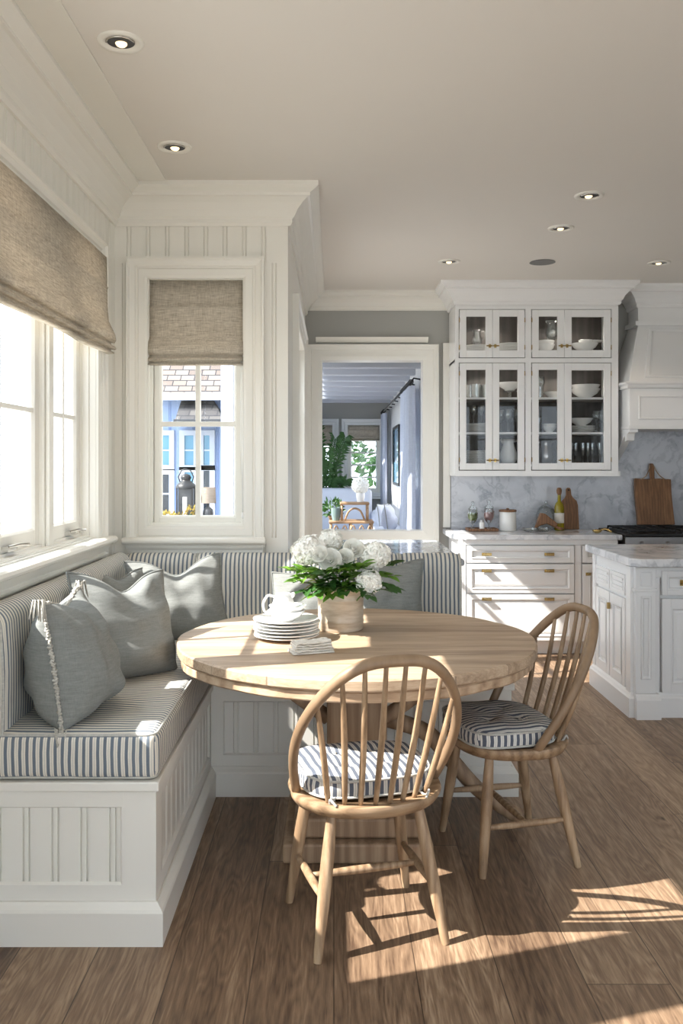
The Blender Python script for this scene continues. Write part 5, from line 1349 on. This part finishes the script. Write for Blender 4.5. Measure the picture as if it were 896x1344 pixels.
m = MB(); wall_y(m, SY1, SY1 + .1, SX0 - .1, SX1 + .1, OS, z1=SZ); S('wall_sunroom_rear', m, M['greywall'])
w11 = winroot(11); mp = mpY(SY1)
for o_ in OS:
    casing(o_, mp, .85).build('casing', M['cab'], w11); sash(w11, mp, o_[0], o_[1], o_[2], o_[3], -.06, 1, 5, .045, .02, .03)
blind('roman_blind', 'taupe roman blind on the right rear window of the sunroom', mp, .205, .655, 2.015, 1.80, .005); blind('roman_blind', 'taupe roman blind on the left rear window of the sunroom', mp, -.615, -.025, 2.015, 1.72, .005)
# curtain rod and curtains along the right wall
cr_ = thing('curtain_rod', 'dark curtain rod with rings running along the sunroom right wall', 'curtain rod', (.70, 9.9, 2.20))
MB().tube([(.68, 7.6, 2.18), (.68, 12.3, 2.18)], .012, 8).build('rod', M['black'], cr_, smooth=True)
for i in range(9):
    y = 7.9 + i * .55; MB().tube([(SX1 - .001, y, 2.22), (.72, y, 2.23), (.68, y, 2.18)], .008, 6).build('bracket', M['black'], cr_, smooth=True)
def curtain(label, y0, y1):
    T = thing('curtain', label, 'curtain', (.70, (y0 + y1) / 2, .05), 'white curtains in the sunroom'); m = MB(); n = 70; vs = []
    for i in range(n + 1):
        y = y0 + (y1 - y0) * i / n
        for j, z in enumerate((2.15, 1.8, 1.2, .6, .03)):
            vs.append((.69 + .028 * math.sin(i * .95) * (1 + .12 * j) + .01 * noise.noise(Vector((i * .4, j, 0))), y, z))
    m.add(vs, [(i * 5 + j, (i + 1) * 5 + j, (i + 1) * 5 + j + 1, i * 5 + j + 1) for i in range(n) for j in range(4)]); o = m.build('cloth', M['curtain'], T, smooth=True)
    for i in range(0, n, 7):
        y = y0 + (y1 - y0) * i / n; MB().tube([(.68 + .02 * math.cos(a), y, 2.18 + .02 * math.sin(a)) for a in [2 * PI * k / 10 for k in range(10)]], .004, 5, closed=True).build('ring', M['black'], T, smooth=True)
curtain('white pleated curtain nearest the opening on the sunroom right wall', 7.72, 8.85)
curtain('white pleated curtain at the far end of the sunroom right wall', 11.85, 12.4)
t = thing('wall_mirror', 'tall dark-framed mirror on the right wall of the sunroom', 'mirror', (SX1, 10.55, 1.2))
mp = mpXn(SX1); m = MB(); m.frame(10.15, 11.15, 1.2, 1.92, [(-.03, .0), (-.03, .035), (0, .035), (0, 0)], mp); m.build('frame', M['black'], t)
MB().prism([(10.18, 1.23), (11.12, 1.23), (11.12, 1.89), (10.18, 1.89)], mp, .004, .02).build('mirror_glass', M['bluepane'], t)
# sofa
t = thing('sofa', 'white slipcovered sofa at the back of the sunroom', 'sofa', (.0, 11.3, 0))
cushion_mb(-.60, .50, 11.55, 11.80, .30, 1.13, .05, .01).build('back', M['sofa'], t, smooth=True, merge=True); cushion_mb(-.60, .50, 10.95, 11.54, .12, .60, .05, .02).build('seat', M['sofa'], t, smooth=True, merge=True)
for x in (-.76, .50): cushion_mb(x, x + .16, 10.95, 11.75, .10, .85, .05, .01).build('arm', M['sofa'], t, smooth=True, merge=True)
for i, (x, y, z, s, l) in enumerate(((.58, 9.9, .765, .155, 'white round pillow on the bench below the sunroom curtain'), (.60, 9.25, .765, .17, 'pale blue-grey pillow on the bench nearest the opening'), (.56, 10.35, .765, .14, 'white pillow at the far left of the sunroom bench'))):
    pillow(l, (x, y, z), math.radians(60 + i * 15), math.radians(-8), s * 1.8, s * 1.7, s * .8, seed=50 + i, mat=M['sofa'] if i != 1 else M['curtain'])
t = thing('window_bench', 'low white bench along the right wall of the sunroom', 'bench', (.59, 9.85, 0)); MB().box(.44, .74, 9.0, 10.7, .0, .70).build('body', M['cab'], t, bevel=.01); cushion_mb(.43, .75, 8.98, 10.7, .70, .76, .02, .005).build('cushion', M['sofa'], t, smooth=True, merge=True)
# rattan console with pots
t = thing('rattan_console', 'two-tier rattan console seen through the sunroom opening', 'console', (.16, 8.9, 0))
MB().box(-.05, .40, 8.75, 9.12, .86, .885).build('lower_top', M['rattan'], t, bevel=.006); MB().box(.06, .36, 8.82, 9.05, 1.045, 1.07).build('upper_top', M['rattan'], t, bevel=.006)
for x in (-.03, .17, .38):
    for y in (8.77, 9.1): MB().tube([(x, y, 0), (x, y, .86)], .014, 8).build('leg', M['rattan'], t, smooth=True)
for x in (.08, .34):
    for y in (8.84, 9.03): MB().tube([(x, y, .885), (x, y, 1.045)], .012, 8).build('leg', M['rattan'], t, smooth=True)
for i in range(5):
    m = MB(); x0 = -.02 + i * .085; curved(m, [(x0, 8.76, .70), (x0 + .02, 8.76, .80), (x0 + .042, 8.76, .84), (x0 + .064, 8.76, .80), (x0 + .085, 8.76, .70)], .008, n=5, seg=6); m.build('arch_brace', M['rattan'], t, smooth=True)
m = MB(); curved(m, [(.11, 8.83, .89), (.15, 8.83, .98), (.21, 8.83, 1.01), (.27, 8.83, .98), (.31, 8.83, .89)], .010, n=6, seg=6); m.build('arch_brace', M['rattan'], t, smooth=True)
def pot(name, label, cat, x, y, z, r, h, mat): return lathe_thing(name, label, cat, [(.001, 0), (r * .7, 0), (r * .95, h * .5), (r, h), (r * .9, h), (r * .85, h * .5), (.001, h * .1)], (x, y, z), mat, None, 24)
pot('glass_vase', 'pale green glass vase on the lower rattan tier', 'vase', .02, 8.85, .886, .05, .13, M['greenglass'])
def bush(name, label, cat, c, r, n, ls, mat, seed, asp=1.0, group=None, kindstem=True):
    rr = random.Random(seed); T = thing(name, label, cat, (c[0], c[1], c[2] - r * asp), group); m = MB()
    for i in range(n):
        d = Vector((rr.gauss(0, 1), rr.gauss(0, 1), rr.gauss(0, 1))).normalized(); p = Vector(c) + Vector((d.x * r, d.y * r, d.z * r * asp)) * rr.uniform(.55, 1); q = (d + Vector((rr.uniform(-.6, .6), rr.uniform(-.6, .6), rr.uniform(-.2, .8)))).normalized(); w = q.orthogonal().normalized(); w = Matrix.Rotation(rr.random() * 6, 3, q) @ w
        L = ls * rr.uniform(.7, 1.3); nn = q.cross(w)
        m.add([p, p + q * L * .5 + w * L * .25 + nn * L * .08, p + q * L, p + q * L * .5 - w * L * .25 + nn * L * .08], [(0, 1, 2, 3)])
    m.build('leaves', M[mat], T, recalc=False)
    s = MB()
    for i in range(5):
        d = Vector((rr.uniform(-.5, .5), rr.uniform(-.5, .5), 0)) * r; s.tube([Vector(c) + Vector((0, 0, -r * asp)), Vector(c) + d + Vector((0, 0, r * .3))], .006, 5)
    s.build('stems', M['stem'], T, smooth=True); return T
bush('potted_herb', 'dark leafy plant on the left of the rattan console', 'plant', (-.01, 9.04, 1.0), .10, 160, .05, 'leafd', 5, 1.0)
pot('clay_pot', 'small clay pot under the dark leafy plant', 'pot', -.01, 9.04, .886, .05, .04, M['rattan'])
def bigh(label, p, r, seed):
    rr = random.Random(seed); p = Vector(p); T = thing('hydrangea_bloom', label, 'flower', (p.x, p.y, p.z - r)); m = MB()
    for i in range(120):
        z = 1 - 2 * (i + .5) / 120; a = i * 2.39996; q = math.sqrt(1 - z * z); d = Vector((q * math.cos(a), q * math.sin(a), z)); floret(m, p + d * r * rr.uniform(.9, 1.02), d, r * .26, rr)
    m.build('florets', M['petal'], T, recalc=False); m = MB(); m.lathe([(.001, -r * .8), (r * .8, 0), (.001, r * .8)], p, 12); m.build('heart', M['petal'], T, smooth=True)
    m = MB(); m.tube([p - Vector((0, 0, r * .6)), (p.x, p.y, 1.12)], .006, 6); m.build('stem', M['stem'], T, smooth=True)
pot('small_vase', 'small white vase on the upper rattan tier holding the hydrangea', 'vase', .27, 8.94, 1.071, .045, .09, M['china']); bigh('big white hydrangea in the small vase inside the sunroom', (.27, 8.94, 1.24), .085, 3)
# palm
t = thing('potted_palm', 'tall dark green potted palm behind the sofa in the sunroom', 'plant', (-.12, 12.1, 0))
MB().lathe([(.001, 0), (.13, 0), (.17, .35), (.18, .40), (.16, .40), (.12, .05), (.001, .04)], (-.12, 12.1, 0), 24).build('pot', M['china'], t, smooth=True, angle=50)
rr = random.Random(11)
for i in range(15):
    a = i * 2.4; sp_ = .06 + .10 * rr.random(); hh = 1.25 + .75 * (i % 5) / 4; ex = (.34 if math.cos(a) > 0 else .22) * rr.uniform(.5, 1)
    base = Vector((-.12 + .06 * math.cos(a), 12.1 + .06 * math.sin(a), .36)); tip = Vector((-.12 + ex * math.cos(a) * 1.1, 12.1 + ex * math.sin(a) * .8, hh)); mid = base.lerp(tip, .55) + Vector((-.03 * math.cos(a), 0, .22))
    st = MB(); pts = curved(st, [base, mid, tip], .008, n=12, seg=5); f = st.build('frond', M['leafd'], t, smooth=True)
    m = MB()
    for k in range(9, len(pts)):
        p = pts[k]; ax = (pts[min(k + 1, len(pts) - 1)] - pts[k - 1]).normalized()
        for s in (-1, 1):
            sd_ = ax.cross(Vector((0, 1, .2))).normalized() * s; d = (ax * .75 + sd_ * .7 + Vector((0, rr.uniform(-.3, .3), -.1))).normalized(); L = rr.uniform(.10, .17); w = ax * .014
            m.add([p, p + d * L * .5 + w + Vector((0, 0, .01)), p + d * L - Vector((0, 0, .04)), p + d * L * .5 - w], [(0, 1, 2, 3)])
    m.build('leaflets', M['leafd'], f, recalc=False)
# trees outside the sunroom's rear windows
for i, (x, y, z, r, l) in enumerate(((.9, 16, 2.0, .9, 'leafy garden tree outside the right rear sunroom window'), (-1.6, 17, 1.9, 1.1, 'leafy garden tree outside the left rear sunroom window'))):
    T = bush('garden_tree', l, 'tree', (x, y, z), r, 700, .22, 'leafd', 60 + i); MB().tube([(x, y, -.12), (x, y, z)], .08, 8).build('trunk', M['tablebase'], T, smooth=True)

# ------------------------------------------------------------------ outside the small window
HYF = 11.0
hs = thing('neighbouring_house', 'white house wing coloured as in blue shade, shingle roof, outside the small window', 'house', (-2.6, HYF, -.12))
m = MB(); m.jit = False; m.box(-2.75, -1.05, HYF, HYF + 3, -.12, 2.42); m.beads(-2.75, -1.05, -.1, 2.40, .3, mpY(HYF - .008), .1, g=.02, dp=.007, bw=.02); m.build('wall', M['facade'], hs)
m = MB(); m.add([(-2.9, HYF - .25, 2.33), (-.95, HYF - .25, 2.33), (-.95, HYF + 2.6, 4.7), (-2.9, HYF + 2.6, 4.7), (-2.9, HYF - .25, 2.27), (-.95, HYF - .25, 2.27), (-.95, HYF + 2.6, 4.6), (-2.9, HYF + 2.6, 4.6)], [(0, 1, 2, 3), (4, 7, 6, 5), (0, 4, 5, 1), (1, 5, 6, 2), (2, 6, 7, 3), (3, 7, 4, 0)]); m.build('roof', M['shingle'], hs)
MB().box(-2.9, -.95, HYF - .30, HYF - .22, 2.24, 2.33).build('fascia', M['extwhite'], hs)
def hwin(x0, x1, z0, z1, nu, nv, gm, par=hs):
    mp = mpY(HYF - .01); m = MB(); m.frame(x0, x1, z0, z1, [(-.015, .0), (-.015, .03), (.05, .03), (.05, 0)], mp)
    for i in range(1, nu): x = x0 + (x1 - x0) * i / nu; m.prism([(x - .01, z0), (x + .01, z0), (x + .01, z1), (x - .01, z1)], mp, 0, .022)
    for j in range(1, nv): z = z0 + (z1 - z0) * j / nv; m.prism([(x0, z - .01), (x1, z - .01), (x1, z + .01), (x0, z + .01)], mp, 0, .022)
    w = m.build('window', M['extwhite'], par); MB().prism([(x0, z0), (x1, z0), (x1, z1), (x0, z1)], mp, 0, .006).build('pane', M[gm], w)
sc_ = HYF / F
def hx(px): return (px - VX) * sc_
def hz(py): return H - (py - VY) * sc_
hwin(hx(209), hx(224), hz(612), hz(570), 1, 2, 'bluepane'); hwin(hx(209), hx(224), hz(675), hz(621), 1, 2, 'darkpane'); hwin(hx(241), hx(256), hz(612), hz(570), 1, 2, 'bluepane'); hwin(hx(241), hx(256), hz(690), hz(618), 1, 1, 'bluepane'); hwin(hx(266), hx(277), hz(612), hz(570), 1, 2, 'bluepane'); hwin(hx(266), hx(277), hz(690), hz(616), 1, 2, 'darkpane')
hwin(hx(180), hx(196), hz(690), hz(570), 1, 3, 'darkpane')
# little bay roof, soffit and drainpipe
m = MB(); y0, y1 = HYF - .55, HYF - .0; a, b = hx(231) * .955, hx(293) * .955; c, d = hx(238), hx(281)
zb, zt = hz(551) - .02, hz(526)
m.add([(a, y0, zb), (b, y0, zb), (b, y1, zb), (a, y1, zb), (c, y1 - .02, zt), (d, y1 - .02, zt), (d, y1, zt), (c, y1, zt)], [(0, 1, 2, 3), (0, 1, 5, 4), (1, 2, 6, 5), (3, 0, 4, 7), (4, 5, 6, 7)]); m.build('bay_roof', M['slate'], hs)
MB().box(a - .02, b + .02, y0 - .02, y1, zb - .05, zb).build('gutter', M['char'], hs, bevel=.006)
m = MB(); curved(m, [(b, y0 + .1, zb), (b + .02, y0 + .15, zb - .12), (b + .03, y1 - .03, zb - .2), (b + .03, y1 - .03, zb - .55)], .025, n=6, seg=8); m.build('drainpipe', M['black'], hs, smooth=True)
# sunlit post of a garden pergola
t = thing('garden_post', 'white square garden post at the right edge of the small window view', 'post', (-1.12, 9.6, -.12))
MB().box(-1.17, -1.0, 9.55, 9.72, -.12, 1.75).build('shaft', M['extwhite'], t, bevel=.005); MB().box(-1.20, -.97, 9.52, 9.75, 1.75, 1.80).build('cap', M['extwhite'], t, bevel=.008)
# garden wall and things on it
GW = 8.0; GZ = .90
o = MB().box(-2.3, -1.0, GW - .12, GW + .45, -.12, GZ).build('garden_wall', M['extwhite'], None, bevel=.01); tag(o, 'low white garden wall outside the small window', 'garden wall')
def gx(px): return (px - VX) * GW / F
t = thing('garden_lantern', 'black metal garden lantern with domed cap on the garden wall', 'lantern', (gx(244), GW, GZ)); x = gx(244)
MB().box(x - .075, x + .075, GW - .075, GW + .075, GZ + .001, GZ + .03).build('base', M['black'], t, bevel=.006); MB().box(x - .062, x + .062, GW - .062, GW + .062, GZ + .03, GZ + .335).build('cage', M['char'], t, bevel=.004)
m = MB()
for sx in (-1, 1):
    for sy in (-1, 1): m.box(x + sx * .07 - .008, x + sx * .07 + .008, GW + sy * .07 - .008, GW + sy * .07 + .008, GZ + .03, GZ + .34)
m.build('corner_bar', M['black'], t); m = MB(); m.box(x - .02, x + .02, GW - .067, GW - .062, GZ + .08, GZ + .26); m.build('glass_slit', M['nickel'], t)
MB().lathe([(.095, .335), (.095, .35), (.08, .375), (.045, .40), (.04, .41), (.05, .43), (.04, .455), (.001, .47)], (x, GW, GZ), 20).build('domed_cap', M['black'], t, smooth=True, angle=50)
m = MB(); m.tube([(x - .05, GW, GZ + .38), (x - .07, GW, GZ + .44), (x - .04, GW, GZ + .50), (x, GW, GZ + .51), (x + .04, GW, GZ + .50), (x + .07, GW, GZ + .44), (x + .05, GW, GZ + .38)], .006, 6); m.build('handle', M['black'], t, smooth=True)
t = thing('table_lamp', 'lamp with beige drum shade and dark base on the garden wall', 'lamp', (gx(273), GW, GZ)); x = gx(273)
MB().lathe([(.001, .001), (.055, .001), (.06, .02), (.03, .05), (.05, .10), (.045, .14), (.012, .17), (.01, .24), (.001, .24)], (x, GW, GZ), 20).build('base', M['char'], t, smooth=True)
m = MB(); m.lathe([(.072, .20), (.066, .345)], (x, GW, GZ), 28); m.f = m.f[:-2]; m.m = m.m[:-2]; m.build('lamp_shade', M['shade'], t, smooth=True)
for i in range(3): BOX('book', ['terracotta book lowest of the stack on the garden wall', 'cream book in the middle of the stack on the garden wall', 'cream book on top of the stack on the garden wall'][i], 'book', (gx(275) + .01 * i, gx(296) - .008 * i, GW - .11, GW - .085 + .17, GZ + .001 + i * .022, GZ + .021 + i * .022), M[['book1', 'book2', 'book2'][i]], 'stack of books outside', .002) if False else None
for i in range(3):
    z = GZ + .001 + i * .022; BOX('book', ['terracotta book lowest of the stack on the garden wall', 'cream book in the middle of the stack on the garden wall', 'cream book on top of the stack on the garden wall'][i], 'book', (gx(284) + .008 * i, gx(304) - .006 * i, GW - .11, GW + .05, z, z + .021), M[['book1', 'book2', 'book2'][i]], 'stack of books outside', .002)
for i, (px, r, asp, l) in enumerate(((222, .075, .8, 'golden-leaved low plant at the left end of the garden wall'), (237, .06, .9, 'golden-leaved low plant left of the lantern base'), (252, .05, 1.7, 'taller golden plant between lantern and lamp'), (313, .045, 1.7, 'golden plant at the right edge of the small window'), (211, .05, 1.1, 'small dark-leaved plant at the far left of the window'))):
    bush('golden_plant' if i != 4 else 'dark_plant', l, 'plant', (gx(px), GW - .06, GZ + r * asp), r, 130, .035, 'leafg' if i != 4 else 'leafd', 80 + i, asp, 'plants on the garden wall')
